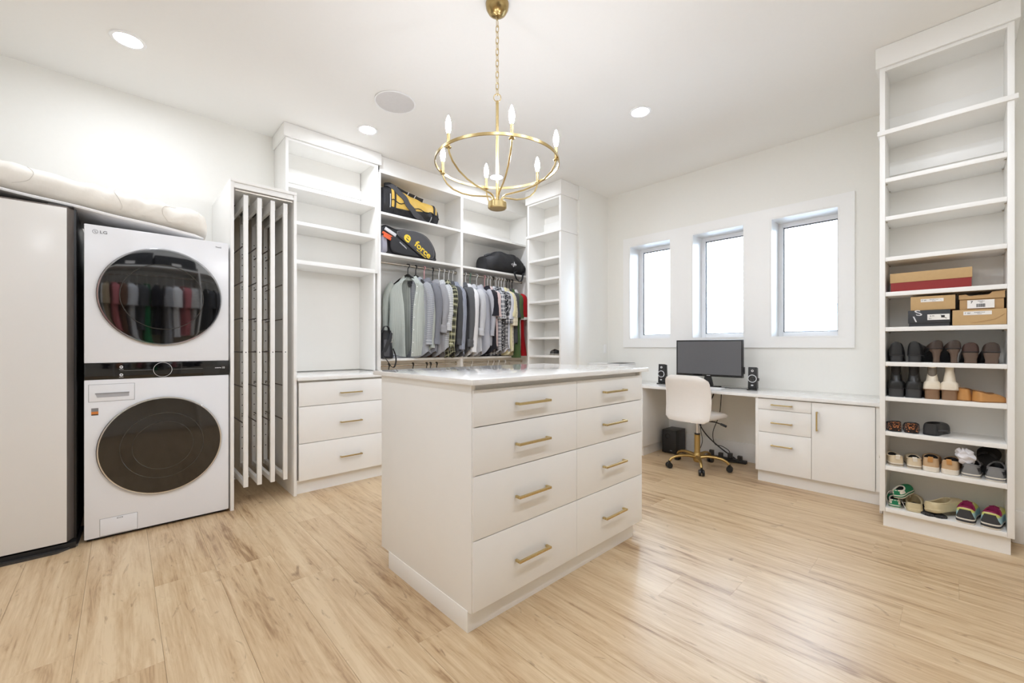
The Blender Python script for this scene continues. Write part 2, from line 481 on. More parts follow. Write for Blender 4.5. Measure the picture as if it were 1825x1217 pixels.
fl = struct(bx('floor', M['gapfloor'], X0 - .1, 4.9, Y0 - .1, 4.4, -0.07, -0.0105))
PW, PL = 0.2425, 1.52
_pm = {}
col = 0
x = 2.055 - 17 * PW
rp = random.Random(3)
while x < XW:
    xa, xb = max(x, X0), min(x + PW, XW)
    if xb - xa > 0.01:
        y = 0.715 + (0 if abs(x - 2.055) < .01 else rp.uniform(0, PL)) - 4 * PL
        while y < YL:
            ya, yb = max(y, Y0), min(y + PL, YL)
            if yb - ya > 0.02:
                key = (round(xb - xa, 3), round(yb - ya, 3))
                c = Vector(((xa + xb) / 2, (ya + yb) / 2, 0))
                if key not in _pm:
                    w, l = key[0] / 2 - 0.00015, key[1] / 2 - 0.00015
                    mb = MB().box(-w, w, -l, l, -0.01, 0)
                    o = mb.build('plank', M['floor'], None, 0.0002, 1, local=True)
                    _pm[key] = o.data
                else:
                    o = bpy.data.objects.new('plank', _pm[key]); COL.objects.link(o)
                o.parent = fl; o.location = c - org(fl)
            y += PL
    x += PW

struct(bx('ceiling', M['ceiling'], X0 - .1, 4.9, Y0 - .1, 4.4, CE, CE + .1))
struct(bx('wall_left', M['wall'], X0 - .1, XJ, YL, YL + .13, 0, CE))
struct(bx('wall_end', M['wall'], X0 - .1, X0, Y0 - .1, YL, 0, CE))
struct(bx('wall_rear', M['wall'], X0, XR, Y0 - .1, Y0, 0, CE))
struct(bx('wall_corner', M['wall'], XJ, 4.86, 3.06, YL + .13, 0, CE))
struct(bx('wall_right', M['wall'], XR, 4.86, Y0 - .1, 0.345, 0, CE))
WIN = [(2.21, 2.743), (1.446, 1.975), (0.69, 1.221)]
WZ0, WZ1 = 1.235, 2.378
mb = MB()
mb.box(XW, 4.86, .345, 3.06, 0, WZ0); mb.box(XW, 4.86, .345, 3.06, WZ1, CE)
for a, b in ((.345, .69), (1.221, 1.446), (1.975, 2.21), (2.743, 3.06)):
    mb.box(XW, 4.86, a, b, WZ0, WZ1)
struct(mb.build('wall_back', M['wall']))
# flat casing around the three openings
mb = MB()
mb.box(4.542, XW, .588, 2.826, 1.14, WZ0); mb.box(4.542, XW, .588, 2.826, WZ1, 2.475)
for a, b in ((.588, .69), (1.221, 1.446), (1.975, 2.21), (2.743, 2.826)):
    mb.box(4.542, XW, a, b, WZ0, WZ1)
struct(mb.build('trim_1', M['trim']))
for i, (a, b) in enumerate(WIN):
    # white reveal boards lining the opening
    rv = MB()
    e_ = .0006
    rv.box(XW - .017, 4.784, a + e_, a + .012, WZ0 + e_, WZ1 - e_).box(XW - .017, 4.784, b - .012, b - e_, WZ0 + e_, WZ1 - e_)
    rv.box(XW - .017, 4.784, a + .0122, b - .0122, WZ0 + e_, WZ0 + .012).box(XW - .017, 4.784, a + .0122, b - .0122, WZ1 - .012, WZ1 - e_)
    w = struct(rv.build('window_%d' % (i + 1), M['trim']))
    f = MB(); fw_ = 0.05
    f.box(4.785, 4.85, a, a + fw_, WZ0, WZ1).box(4.785, 4.85, b - fw_, b, WZ0, WZ1)
    f.box(4.785, 4.85, a + fw_, b - fw_, WZ0, WZ0 + .058).box(4.785, 4.85, a + fw_, b - fw_, WZ1 - .052, WZ1)
    f.build('window_frame', M['vinyl'], w, 0.003)
    g = MB(); a1, b1, z1, z2 = a + fw_, b - fw_, WZ0 + .058, WZ1 - .052
    g.box(4.80, 4.815, a1, a1 + .006, z1, z2).box(4.80, 4.815, b1 - .006, b1, z1, z2)
    g.box(4.80, 4.815, a1, b1, z1, z1 + .006).box(4.80, 4.815, a1, b1, z2 - .008, z2)
    g.build('gasket', M['gasket'], w)
    MB().box(4.806, 4.81, a1 + .004, b1 - .004, z1 + .004, z2 - .004).build('pane', M['glasspane'], w)
struct(bx('baseboard_back', M['trim'], 4.545, XW, 1.175, 2.25, 0, .185, bevel=.003))
struct(bx('baseboard_right', M['trim'], 3.825, XR, Y0, -0.225, 0, .19, bevel=.003))
struct(bx('baseboard_rear', M['trim'], X0, 3.82, Y0, Y0 + .015, 0, .19, bevel=.003))

# pale house seen through the glass
hs = thing('neighbour_house', 'pale grey house wall outside beyond the three windows', 'house', (12, 3, -3))
bx('wall', mat('grey_siding', (150, 153, 158), .8), 10.2, 14, -10, 16, -3, 1.98, parent=hs)
bx('roof_edge', mat('white_fascia', (160, 162, 166), .6), 10.0, 14.2, -10.3, 16.3, 1.98, 2.1, parent=hs)

# ------------------------------------------------------------------ ceiling fittings
def downlight(x, y, lab):
    t = thing('ceiling_downlight', lab, 'light', (x, y, CE), group='recessed ceiling lights')
    MB().lathe([(.066, -.001), (.084, -.001), (.088, -.004), (.084, -.007), (.068, -.007), (.066, -.004)], (x, y, CE), n=40).build('trim_ring', M['white'], t)
    MB().lathe([(.0005, -.0035), (.067, -.0035)], (x, y, CE), n=40).build('lens', M['can'], t)
    return t
downlight(0.03, 3.52, 'recessed ceiling downlight above the washing machine')
downlight(1.58, 3.54, 'recessed ceiling downlight in front of the empty white shelf tower')
downlight(3.075, 1.755, 'recessed ceiling downlight between the chandelier and the window wall')
downlight(3.08, 3.54, 'recessed ceiling downlight seen behind the chandelier stem')
downlight(0.03, 0.05, 'unseen added fill downlight straight above the camera')  # rear row: unseen lamps added to light the faces turned to the camera
downlight(1.58, 0.05, 'unseen added fill downlight before the rear closet')
downlight(0.8, 0.05, 'unseen added fill downlight behind the camera, second of the rear row')  # extra unseen pair added to the rear row for more front fill
downlight(2.33, 0.05, 'unseen added fill downlight behind the camera, fourth of the rear row')
downlight(0.03, 1.755, 'recessed ceiling downlight over the open floor before the beige appliance')
downlight(-1.2, 1.755, 'unseen added fill downlight at the closed end of the room')  # unseen lamp added as fill at this end
downlight(-1.2, 0.05, 'unseen added fill downlight in the corner behind the camera')  # unseen corner lamp, added as fill from behind
sp = thing('ceiling_speaker', 'round flush white ceiling speaker grille near the chandelier', 'speaker', (1.558, 2.997, CE))
MB().lathe([(.147, -.001), (.154, -.003), (.154, -.008), (.147, -.009), (.144, -.006)], (1.558, 2.997, CE), n=48).build('rim', M['white'], sp)
MB().lathe([(.0005, -.007), (.135, -.007), (.145, -.006)], (1.558, 2.997, CE), n=48).build('grille', mat('speaker_mesh', (222, 220, 219), .7, bump=.8, bscale=900), sp)

# ------------------------------------------------------------------ cabinet helpers
def pull(parent, p, axis, L, out, m=None, s=0.011, stand=0.028):
    """square bar pull centred on p; axis = bar direction, out = direction away from the door"""
    p = Vector(p); a = Vector(axis); o = Vector(out); c = a.cross(o)
    mb = MB()
    def bar(c0, ha, hb, hc):
        pts = []
        R = Matrix((a, o, c)).transposed()
        vs = [mb.bm.verts.new(c0 + R @ Vector((x, y, z))) for z in (-hc, hc) for y in (-hb, hb) for x in (-ha, ha)]
        for q in ((0, 2, 3, 1), (4, 5, 7, 6), (0, 1, 5, 4), (2, 6, 7, 3), (0, 4, 6, 2), (1, 3, 7, 5)):
            mb.bm.faces.new([vs[i] for i in q])
    bar(p + o * stand, L / 2, s / 2, s / 2)
    for k in (-1, 1):
        bar(p + a * (k * (L / 2 - s / 2)) + o * (stand / 2 - .002), s / 2, stand / 2 - .004, s / 2)
    return mb.build('handle', m or M['gold'], parent, 0.0012, 1)

# ------------------------------------------------------------------ island
t = thing('island_dresser', 'white island dresser with eight drawers and brass pulls in the middle of the floor', 'cabinet', (1.67, 1.7, 0))
IX0, IX1, IY0, IY1 = 1.018, 2.327, 1.315, 2.10
bx('toe_kick', M['cab'], 1.014, 2.265, 1.343, 2.02, 0, .088, parent=t, bevel=.001)
bx('carcass', M['cab'], IX0 + .018, IX1 - .02, IY0 + .034, IY1, .088, .9985, parent=t)
bx('side_panel', M['cab'], IX0 - .002, IX0 + .018, IY0 + .006, IY1 + .004, .084, .9985, parent=t, bevel=.001)
bx('side_panel', M['cab'], IX1 - .02, IX1, IY0 + .006, IY1 + .004, .084, .9985, parent=t, bevel=.001)
rows = [(.8283, .979), (.6326, .8283), (.373, .6326), (.087, .373)]
hz = [.905, .729, .500, .222]
for (xa, xb, hx) in ((1.021, 1.684, 1.353), (1.684, 2.325, 2.008)):
    for (za, zb), h in zip(rows, hz):
        d = bx('drawer', M['cab'], xa + .0015, xb - .0015, IY0, IY0 + .0205, za + .0021, zb - .0021, parent=t, bevel=.0012)
        pull(d, (hx, IY0, h), (1, 0, 0), .206, (0, -1, 0))
tag(bx('countertop', M['quartz'], 1.0, 2.365, 1.293, 2.175, .9995, 1.0225, bevel=.003), 'white veined quartz countertop on the island dresser', 'countertop')

# ------------------------------------------------------------------ desk run under the windows
t = thing('desk_cabinet', 'white desk base cabinet with three drawers and one door beside the shoe shelves', 'cabinet', (4.25, .78, 0))
bx('toe_kick', M['cab'], 4.012, 4.54, .372, 1.17, 0, .098, parent=t)
bx('carcass', M['cab'], 4.007, 4.558, .398, 1.155, .1, .716, parent=t)
bx('side_panel', M['cab'], 3.973, 4.558, 1.155, 1.178, .1, .716, parent=t, bevel=.001)
bx('filler_strip', M['cab'], 3.985, 4.0, .352, .396, .1, .716, parent=t)
for (za, zb, h) in ((.6195, .712, .665), (.429, .6195, .516), (.1, .429, .327)):
    d = bx('drawer', M['cab'], 3.975, 3.9945, .7825, 1.1735 - .018, za + .0015, zb - .0015, parent=t, bevel=.0012)
    pull(d, (3.975, .982, h), (0, 1, 0), .15, (-1, 0, 0), s=.010)
d = bx('door', M['cab'], 3.975, 3.9945, .3995, .7795, .1015, .7105, parent=t, bevel=.0012)
pull(d, (3.975, .742, .567), (0, 0, 1), .15, (-1, 0, 0), s=.010)
t = thing('desk_cabinet', 'white desk base cabinet behind the island, its plain side facing the knee space', 'cabinet', (4.25, 2.66, 0))
bx('toe_kick', M['cab'], 4.012, 4.54, 2.256, 3.05, 0, .098, parent=t)
bx('carcass', M['cab'], 4.007, 4.558, 2.262, 3.052, .1, .716, parent=t)
bx('side_panel', M['cab'], 3.973, 4.558, 2.24, 2.2615, .1, .716, parent=t, bevel=.001)
for (ya, yb) in ((2.263, 2.655), (2.658, 3.05)):
    d = bx('door', M['cab'], 3.975, 3.9945, ya, yb, .1015, .7105, parent=t, bevel=.0012)
    pull(d, (3.975, ya + .04, .567), (0, 0, 1), .15, (-1, 0, 0), s=.010)
tag(bx('desktop', M['quartz'], 3.958, 4.558, .349, 3.056, .7185, .7455, bevel=.003), 'long white quartz desktop running under the three windows', 'countertop')

# ------------------------------------------------------------------ shoe shelf tower (faces -x)
def shelf_tower(name, lab, xf, xb, y0, y1, zs, crown_z, ext_z, th=.026, sth=.026, pins=True, kick=None, ret=None):
    t = thing(name, lab, 'shelf', ((xf + xb) / 2, (y0 + y1) / 2, 0))
    for a, b in ((y0, y0 + th), (y1 - th, y1)):
        bx('side_panel', M['cab'], xf, xb, a, b, .102, ext_z - .028, parent=t, bevel=.001)
        bx('upper_side_panel', M['cab'], xf, xb, a, b, ext_z, CE - .004, parent=t, bevel=.001)
    bx('back_panel', M['cabin'], xb - .012, xb - .001, y0 + th, y1 - th, .102, CE - .004, parent=t)
    for z in zs:
        s = bx('shelf', M['cab'], xf + .003, xb - .0125, y0 + th + .0005, y1 - th - .0005, z - sth, z, parent=t, bevel=.001)
        if pins and z > .2:
            for yy in (y0 + th + .004, y1 - th - .004):
                for xx in (xf + .045, xb - .06):
                    MB().cyl((xx, yy - .004, z - sth - .004), (xx, yy + .004, z - sth - .004), .004, n=8).build('shelf_pin', M['steel'], s)
    bx('wide_shelf', M['cab'], xf - .012, xb - .001, y0 - .013, y1 + .01, ext_z - .028, ext_z, parent=t, bevel=.001)
    bx('toe_kick', M['cab'], kick, kick + .02, y0 + .012, y1 - .014, 0, .102, parent=t)
    bx('top_rail', M['cab'], xf + .002, xf + .02, y0 + th, y1 - th, crown_z - .02, CE - .004, parent=t)
    bx('top_panel', M['cab'], xf + .02, xb - .012, y0 + th, y1 - th, crown_z + .012, crown_z + .03, parent=t)
    c = MB().box(xf - .018, xf - .001, y0 - .02, y1 + .018, crown_z, CE - .002)
    c.box(xf - .001, xb - .001, y0 - .02, y0 - .001, crown_z, CE - .002).box(xf - .001, xb - .001, y1 + .001, y1 + .018, crown_z, CE - .002)
    c.build('crown', M['cab'], t, .001)
    for zz in ([2.70, 2.40] if pins else [2.70]):
        bx('back_rail', M['cab'], xb - .026, xb - .0125, y0 + th, y1 - th, zz - .09, zz, parent=t, bevel=.001)
    return t
RZ = [2.222, 1.979, 1.72, 1.498, 1.275, 1.055, .834, .613, .394, .128]
shelf_tower('shoe_shelf_tower', 'tall white open shelf tower holding shoes and shoeboxes', 3.548, 3.836, -.2195, .3345, RZ, 2.928, 2.526, kick=3.582)
struct(bx('trim_2', M['trim'], 3.825, 3.9725, .3465, .362, 0, .19, bevel=.002))
CZ = [2.199, 1.960, 1.70, 1.482, 1.2625, 1.046, .834, .613, .394, .128]
shelf_tower('corner_shelf_tower', 'tall narrow white shelf tower, nearly empty, in the corner past the hanging shirts', 3.666, 3.966, 3.092, 3.63, CZ, 2.892, 2.506, pins=False, kick=3.70)

# ------------------------------------------------------------------ tower with drawers on the closet wall
t = thing('drawer_base', 'white three-drawer base cabinet under the empty shelf tower', 'cabinet', (1.43, 3.85, 0))
bx('toe_kick', M['cab'], .988, 1.86, 3.512, 3.54, 0, .104, parent=t)
bx('carcass', M['cab'], 1.002, 1.862, 3.503, YL - .003, .106, .8855, parent=t)
for (za, zb, h) in ((.6835, .872, .772), (.395, .6835, .531), (.106, .395, .247)):
    d = bx('drawer', M['cab'], 1.0, 1.86, 3.47, 3.4905, za + .0021, zb - .0021, parent=t, bevel=.0012)
    pull(d, (1.402, 3.47, h), (1, 0, 0), .18, (0, -1, 0), s=.010)
tag(bx('countertop', M['quartz'], .9865, 1.8715, 3.452, YL - .002, .8865, .9145, bevel=.003), 'white quartz countertop on the three-drawer base cabinet', 'countertop')
t = thing('open_shelf_tower', 'empty white open shelf tower reaching the ceiling above the drawer base', 'shelf', (1.43, 4.09, .9145))
bx('side_panel', M['cab'], 1.02, 1.043, 3.91, YL - .003, .9165, CE - .004, parent=t, bevel=.001)
bx('side_panel', M['cab'], 1.812, 1.828, 3.922, YL - .003, .9165, 1.874, parent=t, bevel=.001)
bx('upper_side_panel', M['cab'], 1.824, 1.852, 3.91, YL - .003, 1.874, CE - .004, parent=t, bevel=.001)
bx('back_panel', M['cabin'], 1.043, 1.82, YL - .012, YL - .003, .9165, CE - .004, parent=t)
for z, h in ((2.552, .03), (2.243, .03), (1.908, .036)):
    bx('shelf', M['cab'], 1.0435, 1.8235, 3.912, YL - .0125, z - h, z, parent=t, bevel=.001)
bx('top_panel', M['cab'], 1.0435, 1.8235, 3.93, YL - .0125, 2.955, 2.975, parent=t)
bx('top_rail', M['cab'], 1.0435, 1.8235, 3.911, 3.929, 2.925, CE - .004, parent=t)
bx('back_rail', M['cab'], 1.0435, 1.8235, YL - .028, YL - .0125, 2.68, 2.77, parent=t, bevel=.001)
MB().box(1.003, 1.878, 3.89, 3.908, 2.945, CE - .002).box(1.003, 1.019, 3.908, YL - .003, 2.945, CE - .002).box(1.8535, 1.862, 3.908, 3.935, 2.945, CE - .002).build('crown', M['cab'], t, .001)

# ------------------------------------------------------------------ trouser rack cabinet
t = thing('trouser_rack_cabinet', 'tall narrow open cabinet with four pull-out trouser racks beside the washing machine', 'cabinet', (.77, 3.85, 0))
bx('side_panel', M['cab'], .556, .577, 3.472, YL - .003, 0, 2.312, parent=t, bevel=.001)
bx('side_panel', M['cab'], .963, .9845, 3.472, YL - .003, 0, 2.312, parent=t, bevel=.001)
bx('top_panel', M['cab'], .5775, .9625, 3.472, YL - .003, 2.272, 2.292, parent=t, bevel=.001)
bx('top_panel', M['cab'], .556, .9845, 3.468, YL - .003, 2.3125, 2.334, parent=t, bevel=.001)
bx('top_filler', M['cab'], .5775, .9625, 3.485, 3.50, 2.2925, 2.3115, parent=t)
bx('back_panel', mat('beige_back_panel', (196, 186, 168), .6), .5775, .9625, YL - .012, YL - .003, .02, 2.272, parent=t)
MB().box(.585, .955, 3.475, 3.487, 2.252, 2.262).build('track', M['steel'], t)
for k, cx in enumerate((.652, .738, .824, .910)):
    r = MB()
    w = .0145; ya, yb = 3.489, 4.12; za, zb = .14, 2.24
    r.box(cx - w, cx + w, ya, ya + .03, za, zb).box(cx - w, cx + w, yb - .03, yb, za, zb)
    r.box(cx - w + .003, cx + w - .003, ya + .03, yb - .03, za, za + .04).box(cx - w + .003, cx + w - .003, ya + .03, yb - .03, zb - .07, zb)
    rk = r.build('rack', M['cab'], t, .002)
    rk['label'] = 'white pull-out trouser rack frame'
    for z in (1.891, 1.63, 1.363, 1.11, .852, .59):
        MB().cyl((cx, ya + .028, z), (cx, yb - .028, z), .0045, n=8).build('rod', M['fridgeframe'], rk)
    h = MB()
    for z in [0.3 + .09 * i for i in range(20)]:
        h.cyl((cx, yb - .0315, z), (cx, yb - .0295, z), .0045, n=8)
    h.cyl((cx, ya - .001, 1.11), (cx, ya + .002, 1.11), .004, n=8)
    tag(h.build('screw_hole', M['ink'], rk), kind='stuff')
    h = MB(); h.tube([(cx + .022, 3.51, 2.236), (cx + .022, 3.51, 2.19), (cx + .028, 3.515, 2.176), (cx + .022, 3.525, 2.17), (cx + .018, 3.53, 2.2)], .0025, 6).build('hook', M['steel'], rk)
    MB().box(cx - .02, cx + .02, 3.9, 4.08, 2.2405, 2.268).build('runner', M['blackgloss'], rk)

# ------------------------------------------------------------------ hanging section
t = thing('hanging_closet', 'white hanging closet section with two bays of shelves above clothes rods', 'closet', (2.91, 4.1, 0))
HF = 3.93
bx('side_panel', M['cab'], 1.8535, 1.8725, HF, YL - .003, .9165, 2.888, parent=t, bevel=.001)
for a, b in ((1.873, 1.89), (2.872, 2.904), (3.947, 3.967)):
    bx('divider' if a > 2 and a < 3 else 'side_panel', M['cab'], a, b, HF, YL - .003, 0, 2.888, parent=t, bevel=.001)
for a, b in ((1.8905, 2.8715), (2.9045, 3.9465)):
    bx('back_panel', M['cabin'], a, b, YL - .012, YL - .003, 0, 2.888, parent=t)
    for z in (2.503, 2.094, 1.029):
        bx('shelf', M['cab'], a, b, HF + .002, YL - .0125, z - .024, z, parent=t, bevel=.001)
    for z in (2.64,):
        bx('back_rail', M['cab'], a, b, YL - .026, YL - .0125, z - .09, z, parent=t, bevel=.001)
    for z, nm in ((2.014, 'clothes_rod'), (.955, 'clothes_rod')):
        r = MB(); r.tube([(a + .002, 4.02, z), (b - .002, 4.02, z)], .0125, 12, sy=1.0)
        rd = r.build(nm, M['steel'], t)
        for xx in (a + .002, b - .01):
            MB().cyl((xx, 4.02, z), (xx + .008, 4.02, z), .02, n=16).build('rod_flange', M['steel'], rd)
bx('top_panel', M['cab'], 1.873, 3.967, HF, YL - .003, 2.8885, 2.912, parent=t, bevel=.001)
bx('fascia', M['cab'], 1.88, 3.967, HF + .006, HF + .024, 2.9125, CE - .002, parent=t)

# wall outlet
t = thing('wall_outlet', 'white double wall outlet on the niche wall above the desk', 'outlet', (4.49, 3.06, 1.117))
bx('plate', M['white'], 4.455, 4.525, 3.054, 3.0595, 1.06, 1.175, parent=t, bevel=.002)
for z in (1.095, 1.14):
    bx('socket', M['white'], 4.473, 4.507, 3.052, 3.0545, z - .014, z + .014, parent=t, bevel=.001)
# ------------------------------------------------------------------ chandelier
cx, cy = 1.527, 1.748
t = thing('chandelier', 'brushed brass ring chandelier with six lit candle bulbs above the island', 'chandelier', (cx, cy, 1.915))
MB().lathe([(.0005, 2.990), (.012, 2.990), (.03, 2.996), (.05, 3.012), (.062, 3.034), (.065, 3.058)], (cx, cy, 0), n=40, cap1=True).build('canopy', M['bronze'], t)
chain = MB()
MB().tube([(cx + .009 * cos(a), cy, 2.985 + .011 * sin(a)) for a in [2 * pi * k / 16 for k in range(16)]], .0022, 6, closed=True).build('canopy_loop', M['gold'], t)
z = 2.968
k = 0
link_me = None
while z > 2.555:
    pts = []
    for a in [2 * pi * i / 18 for i in range(18)]:
        u = .0085 * cos(a); h = .0135 * (1 if sin(a) > 0 else -1) * abs(sin(a)) ** .7 + .006 * (1 if sin(a) > 0 else -1)
        pts.append(Vector((u * cos(.3), u * sin(.3) , h)) if k % 2 == 0 else Vector((-u * sin(.3), u * cos(.3), h)))
    p0 = Vector((cx, cy, z - .016))
    MB().tube([p0 + p for p in pts], .0021, 6, closed=True).build('chain_link', M['gold'], t)
    z -= .0318; k += 1
ztop = z + .004
MB().tube([(cx + .02 * cos(a) * .72, cy - .02 * cos(a) * .69, ztop - .02 + .021 * sin(a)) for a in [2 * pi * k / 28 for k in range(28)]], .0026, 7, closed=True).build('hanging_ring', M['gold'], t)
MB().cyl((cx, cy, 1.95), (cx, cy, ztop - .042), .0085, n=18).build('stem', M['gold'], t)
MB().lathe([(.0005, ztop - .036), (.006, ztop - .038), (.009, ztop - .046), (.009, ztop - .056)], (cx, cy, 0), n=18).build('stem_cap', M['gold'], t)
R = .342
MB().lathe([(R - .003, 2.158), (R + .003, 2.158), (R + .003, 2.172), (R - .003, 2.172), (R - .003, 2.158)], (cx, cy, 0), n=96).build('ring', M['gold'], t, sharp=30)
MB().lathe([(.0005, 1.9175), (.02, 1.917), (.046, 1.919), (.052, 1.924), (.052, 1.952), (.049, 1.956), (.012, 1.957), (.009, 1.962)], (cx, cy, 0), n=40).build('hub', M['gold'], t)
for i in range(6):
    a = radians(60 * i + 1)
    prof = [(.028, 1.954), (.028, 1.972), (.034, 1.986), (.05, 1.994), (.09, 1.999), (.15, 2.008), (.21, 2.026), (.265, 2.055), (.305, 2.092), (.324, 2.125), (.3305, 2.15)]
    arm = MB().tube([(cx + r * cos(a), cy + r * sin(a), h) for r, h in prof], .0048, 8).build('arm', M['gold'], t)
    bx_, by_ = cx + (R - .0115) * cos(a), cy + (R - .0115) * sin(a)
    MB().lathe([(.0005, 2.149), (.014, 2.150), (.015, 2.154), (.009, 2.156), (.0085, 2.158), (.0085, 2.222), (.006, 2.224), (.0005, 2.224)], (bx_, by_, 0), n=20).build('candle_holder', M['gold'], arm)
    MB().lathe([(.0005, 2.2235), (.008, 2.2245), (.011, 2.235), (.0145, 2.255), (.014, 2.272), (.009, 2.293), (.004, 2.308), (.0005, 2.313)], (bx_, by_, 0), n=18).build('bulb', M['bulb'], arm)

# ------------------------------------------------------------------ stacked washer and dryer
t = thing('washer_dryer_tower', 'white stacked washer and dryer with two round dark glass doors', 'washer', (.195, 3.83, 0))
WX0, WX1, WY = -.160, .547, 3.478
bx('washer_body', M['appliance'], WX0, WX1, WY, 4.2, .018, .956, parent=t, bevel=.006)
bx('dryer_body', M['appliance'], WX0, WX1, WY, 4.2, 1.054, 1.872, parent=t, bevel=.006)
pn = bx('control_panel', M['blackgloss'], WX0 + .001, WX1 - .001, WY - .003, 4.19, .9565, 1.0535, parent=t, bevel=.003)
bx('base_plinth', M['black'], WX0 + .01, WX1 - .01, WY + .03, 4.19, 0.002, .0175, parent=t)
for xx in (WX0 + .05, WX1 - .05):
    MB().cyl((xx, WY + .05, 0), (xx, WY + .05, .018), .02, n=16).build('foot', M['black'], t)
drum = mat('tinted_door_glass', (8, 7, 6), .03, coat=1.0)
drum.node_tree.nodes['Principled BSDF'].inputs['IOR'].default_value = 2.0
drum2 = mat('brown_door_glass', (40, 35, 29), .05, coat=.4)
bowl = mat('inner_bowl_glass', (62, 60, 56), .12, coat=.6)
dc = .197
for zc, r, gm, dn in ((1.468, .304, drum, 'dryer_door'), (.524, .304, drum2, 'washer_door')):
    d = MB().lathe([(r + .004, WY - .0005), (r + .004, WY - .012), (r, WY - .016), (r - .006, WY - .016)], (dc, 0, zc), 'y', 72).build(dn, M['chrome'], t)
    prof = [(r - .0055, WY - .0150), (r - .0065, WY - .0172), (r - .02, WY - .0176), (.2, WY - .0184), (.1, WY - .0190), (.0005, WY - .0192)]
    MB().lathe(prof, (dc, 0, zc), 'y', 72).build('door_glass', gm, d)
    for rr, ht in ((.205, .0186), (.15, .0188)) if zc < 1 else ((.205, .0186),):
        MB().lathe([(rr + .003, WY - ht + .002), (rr + .0012, WY - ht - .0012), (rr - .0012, WY - ht - .0012), (rr - .003, WY - ht + .002)], (dc, 0, zc), 'y', 72).build('bowl_rim', bowl, d)
# detergent drawer, sticker, service flap as real seams
def seam_rect(name, m, x0, x1, z0, z1, w=.002, y=WY, parent=t):
    mb = MB()
    for b in ((x0, x1, z0, z0 + w), (x0, x1, z1 - w, z1), (x0, x0 + w, z0, z1), (x1 - w, x1, z0, z1)):
        mb.box(b[0], b[1], y - .0008, y + .001, b[2], b[3])
    return mb.build(name, m, parent)
dd = bx('detergent_drawer', M['appliance'], -.140, .058, WY - .002, WY + .01, .826, .926, parent=t, bevel=.0015)
seam_rect('seam', M['groove'], -.142, .060, .824, .928, parent=dd)
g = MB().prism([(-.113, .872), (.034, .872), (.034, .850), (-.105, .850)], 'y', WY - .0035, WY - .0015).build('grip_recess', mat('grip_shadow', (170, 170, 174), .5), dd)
MB().box(-.114, .035, WY - .006, WY - .002, .871, .876).build('grip_lip', M['groove'], dd)
st = bx('sticker', mat('orange_sticker', (206, 126, 60), .5), -.130, -.100, WY - .0012, WY - .0002, .746, .788, parent=t)
bx('sticker_band', M['greyink'], -.130, -.100, WY - .0018, WY - .0011, .768, .788, parent=st)
bx('sticker_band', M['darkgrey'], -.130, -.100, WY - .0018, WY - .0011, .746, .752, parent=st)
fp = bx('service_flap', M['appliance'], -.093, .071, WY - .0015, WY + .008, .024, .124, parent=t, bevel=.001)
seam_rect('seam', M['groove'], -.095, .073, .022, .126, parent=fp)
bx('flap_latch', M['darkgrey'], -.020, .006, WY - .003, WY - .001, .111, .118, parent=fp)
bx('flap_latch', M['appliance'], -.018, .004, WY - .0036, WY - .0028, .1125, .1165, parent=fp)
# markings
MB().lathe([(.0445, WY - .0031), (.0445, WY - .0042), (.0465, WY - .0042), (.0465, WY - .0031)], (.193, 0, 1.005), 'y', 56).build('dial_ring', M['silverink'], pn)
MB().box(-.008, .149, WY - .0036, WY - .003, 1.0045, 1.006).box(.238, .40, WY - .0036, WY - .003, 1.0045, 1.006).build('marker_line', M['greyink'], pn)
for zz in (1.028, .980):
    MB().lathe([(.0035, WY - .0031), (.0035, WY - .0038), (.0085, WY - .0038), (.0085, WY - .0031)], (-.001, 0, zz), 'y', 14).build('icon', M['silverink'], pn)
    MB().box(-.011, .009, WY - .0038, WY - .003, zz - .0145, zz - .0125).build('icon_bar', M['silverink'], pn)
text_part('LG', .024, M['greyink'], t, (-.078, WY - .0008, 1.8315), (1, 0, 0), (0, 0, 1), local=False, bold=.0004, sx=1.15)
em = MB().lathe([(.0105, WY - .0002), (.0105, WY - .0012), (.0125, WY - .0012), (.0125, WY - .0002)], (-.1135, 0, 1.8315), 'y', 24)
em.box(-.1145, -.1125, WY - .0012, WY - .0002, 1.826, 1.837).box(-.1145, -.107, WY - .0012, WY - .0002, 1.826, 1.828).box(-.118, -.116, WY - .0012, WY - .0002, 1.833, 1.835)
em.build('emblem', M['greyink'], t)
text_part('ThinQ', .013, M['greyink'], t, (.487, WY - .0008, 1.835), (1, 0, 0), (0, 0, 1), local=False)
text_part('10', .018, M['silverink'], pn, (.514, WY - .0036, 1.006), (1, 0, 0), (0, 0, 1), local=False, bold=.0004)
text_part('INVERTER', .008, M['silverink'], pn, (.485, WY - .0036, 1.006), (1, 0, 0), (0, 0, 1), local=False, bold=.0003)

# ------------------------------------------------------------------ fridge-like clothing steamer / refrigerator
t = thing('refrigerator', 'tall appliance with a plain beige glass door and dark bronze edge beside the washer', 'refrigerator', (-.57, 3.83, 0))
bx('body', M['black'], -.94, -.192, 3.515, 4.22, .03, 1.952, parent=t, bevel=.004)
dr = MB().prism([(-.95, 3.446), (-.2255, 3.446), (-.202, 3.50), (-.202, 3.512), (-.95, 3.512)], 'z', .045, 1.945).build('door', M['fridgeframe'], t, .002)
bx('door_panel', M['fridge'], -.948, -.226, 3.440, 3.4455, .047, 1.936, parent=dr, bevel=.0015)
bx('base_grille', M['black'], -.95, -.19, 3.45, 4.1, .003, .036, parent=t, bevel=.004)
MB().prism([(-.96, 3.415), (-.26, 3.415), (-.185, 3.475), (-.172, 3.80), (-.96, 3.80)], 'z', 0, .012).build('base_plate', M['darkgrey'], t)
bx('hinge_cover', M['darkgrey'], -.30, -.20, 3.46, 3.56, 1.9455, 1.956, parent=t, bevel=.004)

